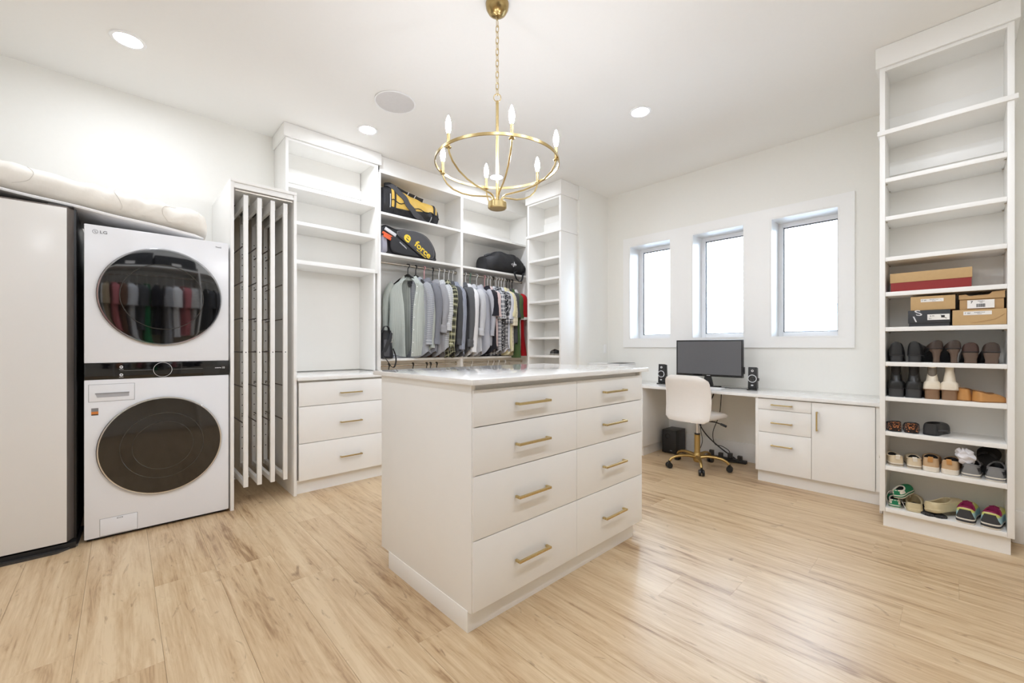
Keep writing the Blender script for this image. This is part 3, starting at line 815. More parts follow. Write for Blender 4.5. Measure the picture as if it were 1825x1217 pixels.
# ------------------------------------------------------------------ folded mattress topper and rolled quilt lying across both
slope = -.119
def tilt_z(x, z): return z + slope * (x - .40)
top_z0 = 1.8855
rings = []
xs = [-1.0 + i * (1.408 / 60) for i in range(61)]
for i, x in enumerate(xs):
    e = min(1, min(i, 60 - i) / 2.0) * .5 + .5
    hh = .0145 * e; y0, y1 = 3.515, 4.10
    ring = []
    for k in range(28):
        a = 2 * pi * k / 28
        yy = (y0 + y1) / 2 + (y1 - y0) / 2 * (abs(cos(a)) ** .25) * (1 if cos(a) > 0 else -1)
        zz = tilt_z(x, top_z0) + hh * (1 + (abs(sin(a)) ** .5) * (1 if sin(a) > 0 else -1)) + .002 * sin(17 * x + 5 * yy)
        ring.append((x, yy, zz))
    rings.append(ring)
tp = thing('mattress_topper', 'thin white mattress topper sagging from the beige appliance onto the dryer', 'topper', (-.3, 3.8, 1.885))
MB().loft(rings, True, True, True).build('pad', M['topper'], tp)
rings = []
N = 150
for i in range(N + 1):
    x = -.98 + i * (1.415 / N)
    d = min(i, N - i) / 5.0
    e = sqrt(max(0, 1 - (1 - min(1, d)) ** 2)) * .25 + .75
    ring = []
    for k in range(40):
        a = 2 * pi * k / 40
        ca, sa = cos(a), sin(a)
        yy = 3.76 + .225 * e * (abs(ca) ** .6) * (1 if ca > 0 else -1)
        hgt = .079 * e
        zz = tilt_z(x, top_z0 + .036) + hgt * (1 + (abs(sa) ** .75) * (1 if sa > 0 else -1))
        ph = 6 * a
        pucker = .0115 * sin(52 * x + 3.0 * sin(a * 1.5 + 1) + 1.6 * sin(11 * x)) * (0.2 + 0.8 * abs(sin(3.1 * x + 1.0)) ** 1.5) * (1 if sa > -.5 else .3)
        puff = .007 * abs(sin(5.2 * x + 1.2 * sin(a + 3 * x))) ** .6 + .006 * abs(sin(2.5 * a + 2.6 * sin(5 * x))) ** .6
        o = pucker + puff
        ring.append((x, yy + o * ca * .7, zz + o * max(sa, -.2) - .01 * (1 if sa < -.6 else 0) * 0))
    rings.append(ring)
q = thing('folded_quilt', 'white quilted duvet folded into a long roll on top of the appliances', 'quilt', (-.3, 3.8, 1.925))
MB().loft(rings, True, True, True).build('cover', M['quilt'], q)
# stitched channel lines on the visible face, real cord following the cover
def qp(x, a, off=.0012):
    ca, sa = cos(a), sin(a)
    yy = 3.76 + .225 * (abs(ca) ** .6) * (1 if ca > 0 else -1)
    zz = tilt_z(x, top_z0 + .036) + .079 * (1 + (abs(sa) ** .75) * (1 if sa > 0 else -1))
    pucker = .0115 * sin(52 * x + 3.0 * sin(a * 1.5 + 1) + 1.6 * sin(11 * x)) * (0.2 + 0.8 * abs(sin(3.1 * x + 1.0)) ** 1.5)
    puff = .007 * abs(sin(5.2 * x + 1.2 * sin(a + 3 * x))) ** .6 + .006 * abs(sin(2.5 * a + 2.6 * sin(5 * x))) ** .6
    o = pucker + puff + off
    return (x, yy + o * ca * .7, zz + o * max(sa, -.2))
seamline = mat('quilt_stitch', (206, 200, 190), .9)
for x0, ph in ((-.44, 0), (-.05, 1.4), (.2, 2.6)):
    MB().tube([qp(x0 + .045 * sin(1.5 * s + ph) + .03 * s, pi + .5 - s * .55) for s in [k * .16 for k in range(16)]], .0014, 5).build('stitch_line', seamline, q)
MB().loft([[qp(.38, a, .001) for a in [pi * .55 + k * .06 for k in range(22)]], [(p[0] + .006, p[1], p[2]) for p in [qp(.38, a, .002) for a in [pi * .55 + k * .06 for k in range(22)]]]], closed=False).build('hem_binding', M['quilt'], q)
# ------------------------------------------------------------------ desk things
DZ = .7455
t = thing('monitor', 'black flat computer monitor with a dark blank screen on the desk', 'monitor', (4.30, 1.70, DZ))
mx, y0, y1, z0, z1 = 4.28, 1.377, 2.022, .852, 1.216
bx('housing', M['black'], mx, mx + .035, y0, y1, z0, z1, parent=t, bevel=.004)
bx('screen', M['screen'], mx - .0012, mx + .002, y0 + .014, y1 - .014, z0 + .022, z1 - .014, parent=t)
bx('bezel', M['blackgloss'], mx - .0018, mx + .001, y0 + .001, y1 - .001, z0 + .001, z0 + .021, parent=t)
bx('badge', M['silverink'], mx - .0026, mx - .0016, 1.675, 1.71, z0 + .008, z0 + .0125, parent=t)
MB().box(mx + .02, mx + .045, 1.375 - .004, 1.3765, .89, .955).build('button_strip', M['black'], t)
MB().prism([(1.66, .76), (1.76, .76), (1.735, .87), (1.685, .87)], 'x', mx + .02, mx + .05).build('stand_neck', M['black'], t, .003)
MB().prism([(4.25 + .07 * cos(a) * .9 + .06, 1.71 + .13 * sin(a)) for a in [2 * pi * k / 28 for k in range(28)]], 'z', DZ, DZ + .016).build('stand_base', M['blackgloss'], t, .002)

def desk_speaker(y, x, lab, ang):
    t = thing('desk_speaker', lab, 'speaker', (x, y, DZ), ang, group='desktop speakers')
    R3 = Matrix.Rotation(0, 3, 'Z')
    def lb(name, m, *b, bevel=0.0, parent=t):
        return MB().box(*b).build(name, m, parent, bevel, local=True)
    MB().prism([(-.002, .012), (.012, .215), (.075, .205), (.085, .012)], 'y', -.036, .036).build('cabinet', M['black'], t, .006, local=True)
    lb('foot_plate', M['blackgloss'], -.02, .085, -.042, .042, 0, .011, bevel=.003)
    # face leans back a little: put the rings on it
    tl = Matrix.Rotation(radians(-4), 4, 'Y')
    def ringp(name, m, prof, z):
        mb = MB().lathe(prof, (0, 0, 0), 'x', 32)
        mb.xf(Matrix.Translation((.0045 + (z - .1) * .069, 0, z)))
        return mb.build(name, m, t, local=True)
    ringp('woofer_ring', M['silverink'], [(.030, -.004), (.031, -.010), (.036, -.010), (.037, -.003)], .108)
    ringp('woofer_cone', M['blackgloss'], [(.030, -.008), (.022, -.002), (.010, -.001), (.0005, -.005)], .108)
    ringp('tweeter', M['silverink'], [(.004, -.002), (.005, -.008), (.0105, -.008), (.011, -.002)], .180)
    ringp('tweeter_dome', M['ink'], [(.0045, -.004), (.003, -.007), (.0005, -.008)], .180)
    lb('logo_plate', M['silverink'], -.006, .002, -.009, .009, .040, .052)
    MB().lathe([(.0005, -.05), (.012, -.05), (.014, -.046), (.014, -.036)], (.035, 0, .10), 'y', 20).build('volume_knob', M['darkgrey'], t, local=True)
    return t
desk_speaker(1.292, 4.265, 'small black desk speaker on the drawer side of the monitor', radians(6))
desk_speaker(2.185, 4.265, 'small black desk speaker partly behind the white chair', radians(2))

kb = thing('keyboard', 'slim white keyboard on the desk before the monitor', 'keyboard', (4.13, 1.70, DZ))
bx('base', M['silverink'], 4.07, 4.19, 1.50, 1.92, DZ, DZ + .008, parent=kb, bevel=.002)
k = MB()
for r in range(5):
    for c in range(20):
        k.box(4.076 + r * .0225, 4.095 + r * .0225, 1.506 + c * .0204, 1.524 + c * .0204, DZ + .008, DZ + .0125)
tag(k.build('key', M['white'], kb, .001, 1), kind='stuff')
tag(MB().tube([(4.30, 1.60, DZ + .004), (4.33, 1.54, DZ + .004), (4.30, 1.49, DZ + .004), (4.34, 1.44, DZ + .004), (4.32, 1.38, DZ + .004), (4.34, 1.34, DZ + .004), (4.352, 1.305, DZ + .012)], .003, 6).build('speaker_cable', M['black']), 'thin black cable on the desk running from monitor to speaker', 'cable')

t = thing('printer', 'low white printer with dark glass lid at the far end of the desk', 'printer', (4.28, 2.82, DZ))
bx('body', M['white'], 4.10, 4.46, 2.60, 3.03, DZ + .008, DZ + .195, parent=t, bevel=.012)
bx('scanner_lid', M['white'], 4.10, 4.46, 2.60, 3.03, DZ + .196, DZ + .208, parent=t, bevel=.004)
bx('lid_glass', M['darkgrey'], 4.13, 4.44, 2.605, 2.78, DZ + .2085, DZ + .2125, parent=t, bevel=.001)
bx('paper_tray', M['darkgrey'], 4.085, 4.10, 2.68, 2.95, DZ + .03, DZ + .08, parent=t, bevel=.002)
for (a, b) in ((4.13, 2.63), (4.13, 3.0), (4.43, 2.63), (4.43, 3.0)):
    MB().cyl((a, b, DZ), (a, b, DZ + .009), .012, n=12).build('foot', M['black'], t)

# under the desk
t = thing('subwoofer', 'black subwoofer box with round port on the floor under the desk', 'speaker', (4.40, 2.11, 0))
bx('cabinet', M['black'], 4.295, 4.52, 2.035, 2.19, .006, .252, parent=t, bevel=.004)
MB().lathe([(.026, 4.2945), (.027, 4.289), (.022, 4.289), (.020, 4.297), (.014, 4.2945)], (0, 2.125, .185), 'x', 32).build('port_ring', M['blackgloss'], t)
MB().lathe([(.0005, 4.2935), (.02, 4.2935)], (0, 2.125, .185), 'x', 24).build('port_hole', M['ink'], t)
bx('badge', M['greyink'], 4.293, 4.2955, 2.075, 2.10, .03, .037, parent=t)
for (a, b) in ((4.32, 2.06), (4.32, 2.165), (4.49, 2.06), (4.49, 2.165)):
    MB().cyl((a, b, 0), (a, b, .007), .01, n=10).build('foot', M['black'], t)
t = thing('power_strip', 'black power strip with plugs on the floor under the desk', 'power strip', (4.46, 1.60, 0))
bx('bar', M['black'], 4.43, 4.485, 1.40, 1.78, 0, .03, parent=t, bevel=.005)
for i, y in enumerate((1.46, 1.55, 1.64, 1.73)):
    bx('plug', M['darkgrey'], 4.44, 4.475, y - .02, y + .02, .0305, .07 + .012 * (i % 2), parent=t, bevel=.004)
def sm(pts, n=8):
    P = [Vector(p) for p in pts]; out = []
    P = [P[0] * 2 - P[1]] + P + [P[-1] * 2 - P[-2]]
    for i in range(1, len(P) - 2):
        a, b, c, d = P[i - 1:i + 3]
        for k in range(n):
            u = k / n
            out.append(.5 * ((2 * b) + (c - a) * u + (2 * a - 5 * b + 4 * c - d) * u * u + (3 * b - a - 3 * c + d) * u ** 3))
    return out + [P[-2]]
tag(MB().tube(sm([(4.535, 1.72, .715), (4.53, 1.76, .6), (4.525, 1.85, .45), (4.515, 1.88, .34), (4.50, 1.80, .22), (4.495, 1.66, .11), (4.49, 1.52, .03), (4.45, 1.46, .012), (4.40, 1.50, .012), (4.385, 1.58, .012)]), .006, 7).build('power_cable', M['black']), 'thick black power cable sweeping down under the desk past the power strip', 'cable')
tag(MB().tube(sm([(4.535, 1.80, .70), (4.53, 1.82, .5), (4.50, 1.86, .30), (4.47, 1.83, .15), (4.45, 1.87, .03), (4.42, 1.90, .008), (4.40, 1.95, .006), (4.415, 2.02, .006)]), .0035, 6).build('audio_cable', M['black']), 'thin black audio cable from the desk to the subwoofer', 'cable')
tag(MB().tube(sm([(4.535, 1.66, .70), (4.53, 1.68, .45), (4.52, 1.74, .26), (4.46, 1.70, .15), (4.44, 1.62, .14), (4.455, 1.57, .11), (4.455, 1.552, .087)]), .004, 6).build('adapter_cable', M['black']), 'black adapter cable looping into a plug of the power strip', 'cable')

# ------------------------------------------------------------------ office chair (facing +x local)
t = thing('office_chair', 'white padded armless office chair on a gold five-star base at the desk', 'chair', (4.0, 1.685, 0), radians(-9))
def lp(name, mb, m, parent=t, bevel=0.0, **k): return mb.build(name, m, parent, bevel, local=True, **k)
# backrest
rows_ = []
nz = 18
for i in range(nz + 1):
    u = i / nz
    z = .460 + .425 * u
    hw = .216 + .012 * sin(u * pi) - (.0 if u < .85 else .085 * ((u - .85) / .15) ** 2.2) - (0 if u > .08 else .03 * (1 - u / .08) ** 2)
    th = .024 * (1 - .75 * max(0, (u - .9) / .1) ** 2) * (1 if u > .06 else .6 + .4 * u / .06)
    xc = -.205 - .035 * u - .02 * (1 - u) ** 3 + .02 * sin(u * pi)
    ring = []
    for k in range(32):
        a = 2 * pi * k / 32
        yy = hw * (abs(cos(a)) ** .55) * (1 if cos(a) > 0 else -1)
        xx = xc + th * (abs(sin(a)) ** .8) * (1 if sin(a) > 0 else -1) + .045 * (yy / .2) ** 2
        ring.append((xx, yy, z))
    rows_.append(ring)
bk = lp('backrest', MB().loft(rows_, True, True, True), M['leather'], sharp=50)
# piping along the back edge of the backrest
for side in (-1, 1):
    pts = [(r[0 if side > 0 else 16][0] - .008, r[0 if side > 0 else 16][1] * 1.0, r[0][2]) for r in rows_[1:-1]]
    lp('piping', MB().tube(pts, .0035, 6), M['leather'], bk)
# seat cushion
rows_ = []
for i in range(15):
    u = i / 14
    x = -.21 + .43 * u
    hw = .205 * (1 - .25 * max(0, (u - .85) / .15) ** 2 - .2 * max(0, (.1 - u) / .1) ** 2)
    zt = .535 - .03 * max(0, (u - .75) / .25) ** 2 - .01 * max(0, (.1 - u) / .1); zb = .468 + .012 * max(0, (u - .8) / .2)
    ring = []
    for k in range(28):
        a = 2 * pi * k / 28
        ring.append((x, hw * (abs(cos(a)) ** .45) * (1 if cos(a) > 0 else -1), (zt + zb) / 2 + (zt - zb) / 2 * (abs(sin(a)) ** .6) * (1 if sin(a) > 0 else -1)))
    rows_.append(ring)
st_ = lp('seat', MB().loft(rows_, True, True, True), M['leather'], sharp=50)
for yy in (-.07, .07):
    lp('seam', MB().tube([(-.18, yy, .5365), (0, yy, .5372), (.10, yy, .537), (.17, yy, .529)], .0016, 5), M['groove'], st_)
lp('seat_plate', MB().box(-.12, .12, -.09, .09, .443, .4685), M['black'], bevel=.006)
lp('back_bracket', MB().ribbon([(-.06, 0, .448), (-.16, 0, .446), (-.205, 0, .455), (-.218, 0, .50), (-.215, 0, .56)], (0, 1, 0), .06, .006), M['black'])
lv = MB().tube([(.02, -.08, .452), (.04, -.15, .450), (.05, -.20, .438)], .006, 8); lv.tube([(.05, -.20, .438), (.055, -.25, .422)], .011, 8)
lp('lever', lv, M['black'])
lp('gas_piston', MB().cyl((0, 0, .30), (0, 0, .445), .0135, n=20), M['chrome'])
lp('column', MB().lathe([(.0005, .318), (.02, .318), (.026, .312), (.026, .155), (.03, .14), (.03, .125)], n=28), M['goldpaint'])
lp('column_cap', MB().cyl((0, 0, .3175), (0, 0, .326), .026, n=24), M['black'])
lp('hub', MB().lathe([(.0005, .055), (.028, .055), (.037, .07), (.038, .125), (.03, .14)], n=28), M['goldpaint'])
base_ang = radians(9)
for a in (140, 210, -77, -3, 65):
    a = radians(a) + base_ang
    d = Vector((cos(a), sin(a), 0)); s_ = Vector((-sin(a), cos(a), 0))
    rr = .275
    prof = [(.03, .105, .030, .018), (.09, .118, .024, .015), (.16, .118, .020, .013), (.215, .108, .018, .012), (.252, .090, .016, .012), (.27, .068, .013, .012)]
    rings = []
    for i, (r, z, w, h) in enumerate(prof):
        r0, z0_ = prof[max(0, i - 1)][:2]; r1, z1_ = prof[min(len(prof) - 1, i + 1)][:2]
        tg = Vector((r1 - r0, z1_ - z0_)).normalized(); nr = Vector((-tg.y, tg.x))
        rings.append([d * (r + nr.x * h * sin(q)) + s_ * (w * cos(q) * .8) + Vector((0, 0, z + nr.y * h * sin(q))) for q in [2 * pi * k / 12 for k in range(12)]])
    lg = lp('base_leg', MB().loft(rings, True, True, True), M['goldpaint'])
    c = d * rr
    ca_ = MB()
    for sg in (-1, 1):
        ca_.cyl(c + s_ * (sg * .006) + Vector((0, 0, .028)), c + s_ * (sg * .024) + Vector((0, 0, .028)), .028, .026, n=22)
    ca_.cyl(c + Vector((0, 0, .03)), c + Vector((0, 0, .07)), .009, n=12)
    ca_.box(c.x - .012, c.x + .012, c.y - .012, c.y + .012, .028, .058)
    lp('caster', ca_, M['black'], lg)
# ------------------------------------------------------------------ garments
def garment(name, label, fabric, loc, rotz, length=.80, sleeve='long', group=None, open_front=0.0, sx=.82, collar=True, cuff=None,
            tail=.05, folds=.010, seed=1, bulk=1.0, flare=1.0, trim=None, neck_in=None, lean=0.0, cat='shirt', sl=None, buttons=False):
    rg = random.Random(seed)
    t = thing(name, label, cat, loc, rotz, group)
    ph = [rg.uniform(0, 6.28) for _ in range(6)]
    kf = rg.choice([5, 6, 7])
    def P(th, s):
        """point of the body at angle th and station s (0 neck .. 1 hem)"""
        z = -length * s
        ca, sa = cos(th), sin(th)
        A = [(0, .062, .045, 0), (.018, .115, .05, .012), (.045, .165, .052, .024), (.075, .20, .052, .036), (.115, .222, .05, .03), (.18, .226, .052, 0), (.35, .222, .055, 0), (.6, .226, .058, 0), (.82, .232, .06, 0), (1.0, .238, .062, 0)]
        zz = s * length / .80 if s < .18 * .8 / length else None
        key = min(1.0, s)
        for i in range(len(A) - 1):
            if A[i][0] <= key <= A[i + 1][0]:
                u = (key - A[i][0]) / (A[i + 1][0] - A[i][0])
                a = A[i][1] + u * (A[i + 1][1] - A[i][1]); b = A[i][2] + u * (A[i + 1][2] - A[i][2]); dr = A[i][3] + u * (A[i + 1][3] - A[i][3])
                break
        if s > .5: a *= 1 + (flare - 1) * (s - .5) * 2
        if s > .5: b *= 1 + (flare - 1) * (s - .5) * 2
        g = max(0, (s - .12)) / .88
        f = folds * g ** .7 * (sin(kf * th + ph[0] + 1.2 * sin(3 * s + ph[1])) + .6 * sin((kf + 4) * th + ph[2] - 2 * s))
        f += .006 * g * sin(11 * s + 3 * th + ph[3])
        x = (a + f) * (abs(ca) ** .8) * (1 if ca > 0 else -1)
        y = (b * bulk + f * 1.1) * (abs(sa) ** .8) * (1 if sa > 0 else -1) + .012 * sin(4 * s + ph[4]) * g
        z += -dr * abs(ca) ** 1.5
        if s > .85: z += tail * ((s - .85) / .15) * (abs(ca) ** 3) * 1.4
        return Vector((x * sx, y + lean * s, z))
    ST = [0, .012, .03, .05, .075, .10, .14, .19, .26, .34, .42, .5, .58, .66, .74, .82, .9, .95, 1.0]
    n = 40
    uvf = lambda i, j: (j / n * 1.08, ST[i] * length)
    mb = MB()
    if open_front:
        rings = []
        for s in ST:
            g = open_front * (1.9 - 1.0 * min(1, s / .35) - .55 * max(0, s - .35) / .65)
            t0 = -pi / 2 + g * .9; t1 = -pi / 2 + 2 * pi - g * .9
            rings.append([P(t0 + (t1 - t0) * k / n, s) for k in range(n + 1)])
        mb.loft(rings, False, uv=uvf)
        fr = rings
    else:
        mb.loft([[P(2 * pi * k / n, s) for k in range(n)] for s in ST], True, uv=uvf)
    body = mb.build('body', fabric, t, local=True, sharp=80)
    # sleeves
    for sd in (-1, 1):
        if sleeve == 'none': break
        j = rg.uniform(-.02, .02)
        if sleeve == 'long':
            L = sl or .60
            path = [(.175, 0, -.055, .058), (.207, 0, -.085, .066), (.238, 0, -.14, .064), (.255, .004, -.22, .058), (.262, -.004 + j, -.34, .053), (.262, -.012 + j, -.09 - L * .62, .048), (.258, -.02 + j, -.09 - L * .83, .044), (.254, -.025 + j, -.09 - L, .043)]
        else:
            L = sl or .24
            path = [(.175, 0, -.055, .058), (.207, 0, -.08, .07), (.23, 0, -.11, .074), (.243, 0, -.11 - L * .4, .074), (.247, j * .4, -.11 - L * .75, .076), (.249, j * .5, -.11 - L, .078)]
        # resample
        pts = sm([p[:3] for p in path], 3); rad = [v[0] for v in sm([(p[3], 0, 0) for p in path], 3)]
        rings = []; m_ = 18
        for i, (p, r) in enumerate(zip(pts, rad)):
            a = pts[max(0, i - 1)]; b = pts[min(len(pts) - 1, i + 1)]
            tg = (b - a).normalized(); u = Vector((0, 1, 0)); u = (u - tg * u.dot(tg)).normalized(); w = tg.cross(u)
            wr = 1 + .025 * sin(i * 1.9 + ph[1])
            ring = []
            for k in range(m_):
                q = 2 * pi * k / m_
                rr = r * (wr + .09 * sin(2 * q + i * .45 + ph[5]) + .05 * sin(5 * q - i * .3 + ph[0]))
                v = p + w * (cos(q) * rr * .62) + u * (sin(q) * rr * .8)
                ring.append(Vector((sd * v.x * sx, v.y + lean * .3, v.z)))
            rings.append(ring)
        sb = MB().loft(rings, True, uv=lambda i, j: (j / m_ * .4, i * .03))
        slv = sb.build('sleeve', fabric, t, local=True, sharp=80)
        if cuff == 'plain' or cuff == 'rolled':
            last = rings[-1]; c = sum(last, Vector()) / len(last)
            hh = .062 if cuff == 'plain' else .075
            k1 = 1.06 if cuff == 'plain' else 1.22
            def cr(s_, dz): return [c + (v - c) * s_ + Vector((0, 0, dz)) for v in last]
            if cuff == 'plain':
                cb = MB().loft([cr(1.0, hh), cr(k1, hh - .002), cr(k1, -.004), cr(.95, -.004), cr(.9, .03)], True, uv=lambda i, j: (j / m_ * .4, i * .03))
            else:
                cb = MB().loft([cr(1.0, hh), cr(k1, hh - .006), cr(k1 + .1, .045), cr(k1 - .04, .028), cr(k1 + .08, .012), cr(k1, -.012), cr(.9, -.012), cr(.85, .03)], True, uv=lambda i, j: (j / m_ * .4, i * .03))
            cb.build('cuff', fabric, slv, local=True, sharp=80)
        elif trim:
            last = rings[-1]; c = sum(last, Vector()) / len(last)
            def cr(s_, dz): return [c + (v - c) * s_ + Vector((0, 0, dz)) for v in last]
            MB().loft([cr(1.02, .03), cr(1.05, .028), cr(1.05, -.002), cr(.97, -.002)], True).build('cuff', trim, slv, local=True)
    gap = .42 if not open_front else .72
    if collar:
        def ring(a, b, z0, zf, pt=0.0):
            out = []
            m_ = 30
            for k in range(m_ + 1):
                q = -pi / 2 + gap + (2 * pi - 2 * gap) * k / m_
                fr_ = max(0, -sin(q)) ** 2
                e = 1 + pt * max(0, 1 - min(k, m_ - k) / 5.0)
                out.append(Vector((a * cos(q) * e * sx, b * sin(q) * e, z0 + (zf - z0) * fr_)))
            return out
        c = MB().loft([ring(.062, .044, -.01, -.03), ring(.066, .048, .03, .0), ring(.072, .054, .036, .006), ring(.09, .066, .01, -.03), ring(.104, .076, -.016, -.06 if not open_front else -.10, .25 if not open_front else .35)], False, uv=lambda i, j: (j / 30 * .45, i * .03))
        c.build('collar', fabric if not trim else trim, t, local=True, sharp=80)
        if not open_front:
            pl = MB().loft([[P(-pi / 2 + d, s) + Vector((0, -.0035, 0)) for d in (-.075, -.025, .025, .075)] for s in ST[3:]], False, uv=lambda i, j: (j * .01, i * .04))
            pl.build('placket', fabric, t, local=True)
        else:
            for e in (0, -1):
                st_ = []
                for r in fr[2:]:
                    a, b = (r[0], r[1]) if e == 0 else (r[-1], r[-2])
                    d = (b - a); d = d / max(d.length, 1e-6)
                    st_.append([a + Vector((0, -.004, 0)), a + d * .03 + Vector((0, -.005, 0))])
                pb = MB().loft(st_, False, uv=lambda i, j: (j * .03, i * .04)).build('placket', fabric, t, local=True)
                bt = MB()
                for r in st_[3:-1:2]:
                    c0 = (r[0] + r[1]) / 2 + Vector((0, -.002, 0))
                    bt.cyl(c0, c0 + Vector((0, -.003, 0)), .0055, n=10)
                if e == 0: tag(bt.build('button', M['white'], pb, local=True), kind='stuff')
                else: bt.bm.free()
            lb = MB().box(-.025, .025, .030, .033, -.045, -.02).box(-.018, .018, .031, .0345, -.075, -.055)
            lb.build('neck_label', M['ink'], t, local=True)
    return t

def hanger(label, m, x, rotz, z=1.89, y=4.02, rodz=2.014, sx=.82, group='hangers on the upper rod', r=.0058, wide=False):
    t = thing('clothes_hanger', label, 'hanger', (x, y, z), rotz, group)
    rr = rodz - z
    hk = [(0, 0, .02), (0, 0, rr - .035), (.006, 0, rr - .02), (.0165, 0, rr - .004), (.0185, 0, rr + .008), (.011, 0, rr + .0165), (0, 0, rr + .0185), (-.011, 0, rr + .0165), (-.0185, 0, rr + .006), (-.017, 0, rr - .006)]
    # hook bends in the plane across the rod: local x
    MB().tube(sm(hk, 3), r * .95, 7).build('hook', m, t, local=True)
    w = .19 * sx
    dz = .022 if wide else 0
    MB().tube(sm([(-w, 0, -.075), (-w * .55, 0, -.033 + dz), (-.03, 0, .004 + dz), (0, 0, .022 + dz), (.03, 0, .004 + dz), (w * .55, 0, -.033 + dz), (w, 0, -.075)], 3), r if not wide else .02, 9, sy=1.0 if not wide else .6).build('shoulder', m, t, local=True)
    if not wide: MB().tube([(-w, 0, -.075), (0, 0, -.08), (w, 0, -.075)], r, 7).build('bar', m, t, local=True)
    return t

Fb = {
 'sage': cloth('sage_stripe', (196, 202, 196), 'stripe', (160, 168, 162), fu=62, duty=.22),
 'greycheck': cloth('grey_small_check', (196, 198, 202), 'check', (120, 124, 132), fu=70, fv=70),
 'slate': cloth('slate_weave', (128, 130, 138)),
 'grey': cloth('mid_grey', (160, 161, 166)),
 'gingham': cloth('white_gingham', (226, 228, 230), 'grid', (150, 154, 162), fu=48, fv=48, duty=.22),
 'olive': cloth('olive_plaid', (150, 150, 112), 'plaid', (44, 46, 44), fu=19, fv=19, duty=.5, third=(214, 212, 190)),
 'charcoal': cloth('charcoal', (78, 80, 84)),
 'bluestripe': cloth('blue_grey_stripe', (176, 182, 196), 'stripe', (72, 78, 96), fu=60, duty=.35),
 'charcoal2': cloth('dark_charcoal', (96, 98, 102)),
 'white': cloth('white_cotton_shirt', (236, 237, 240)),
 'light': cloth('pale_grey', (206, 208, 213)),
 'silver': cloth('silver_grey', (188, 190, 199)),
 'navy': cloth('black_navy', (38, 38, 46)),
 'redcheck': cloth('red_white_check', (232, 226, 224), 'grid', (196, 130, 130), fu=70, fv=70, duty=.2),
 'greyplaid': cloth('grey_white_plaid', (206, 208, 212), 'plaid', (104, 108, 118), fu=22, fv=22, duty=.5, third=(244, 244, 244)),
 'spots': cloth('black_white_pattern', (38, 40, 46), 'spots', (220, 220, 222), fu=60, duty=.34),
 'bwplaid': cloth('black_plaid', (58, 60, 66), 'plaid', (214, 214, 216), fu=20, fv=20, duty=.4, third=(120, 120, 126)),
 'paleblue': cloth('white_blue_stripe', (232, 234, 240), 'stripe', (170, 178, 204), fu=70, duty=.25),
 'yellow': cloth('pale_yellow', (240, 232, 190)),
 'cream': cloth('cream_windowpane', (236, 228, 204), 'grid', (150, 140, 112), fu=20, fv=20, duty=.06),
 'green': cloth('leaf_green', (84, 108, 66)),
 'redtee': cloth('scarlet', (186, 22, 32)),
 'whitetrim': cloth('white_trim', (236, 234, 232)),
 'brown': cloth('brown_knit', (108, 78, 62)),
 'emerald': cloth('emerald', (40, 130, 84)),
 'tan': cloth('tan_linen', (176, 158, 130)),
 'peach': cloth('peach', (222, 160, 120)),
 'rose': cloth('rose', (198, 120, 126)),
 'floral': cloth('white_floral', (214, 214, 212), 'spots', (96, 100, 110), fu=55, duty=.3),
}
G1 = 'shirts on the upper rod'
UP = -pi / 2
HZ = 1.872
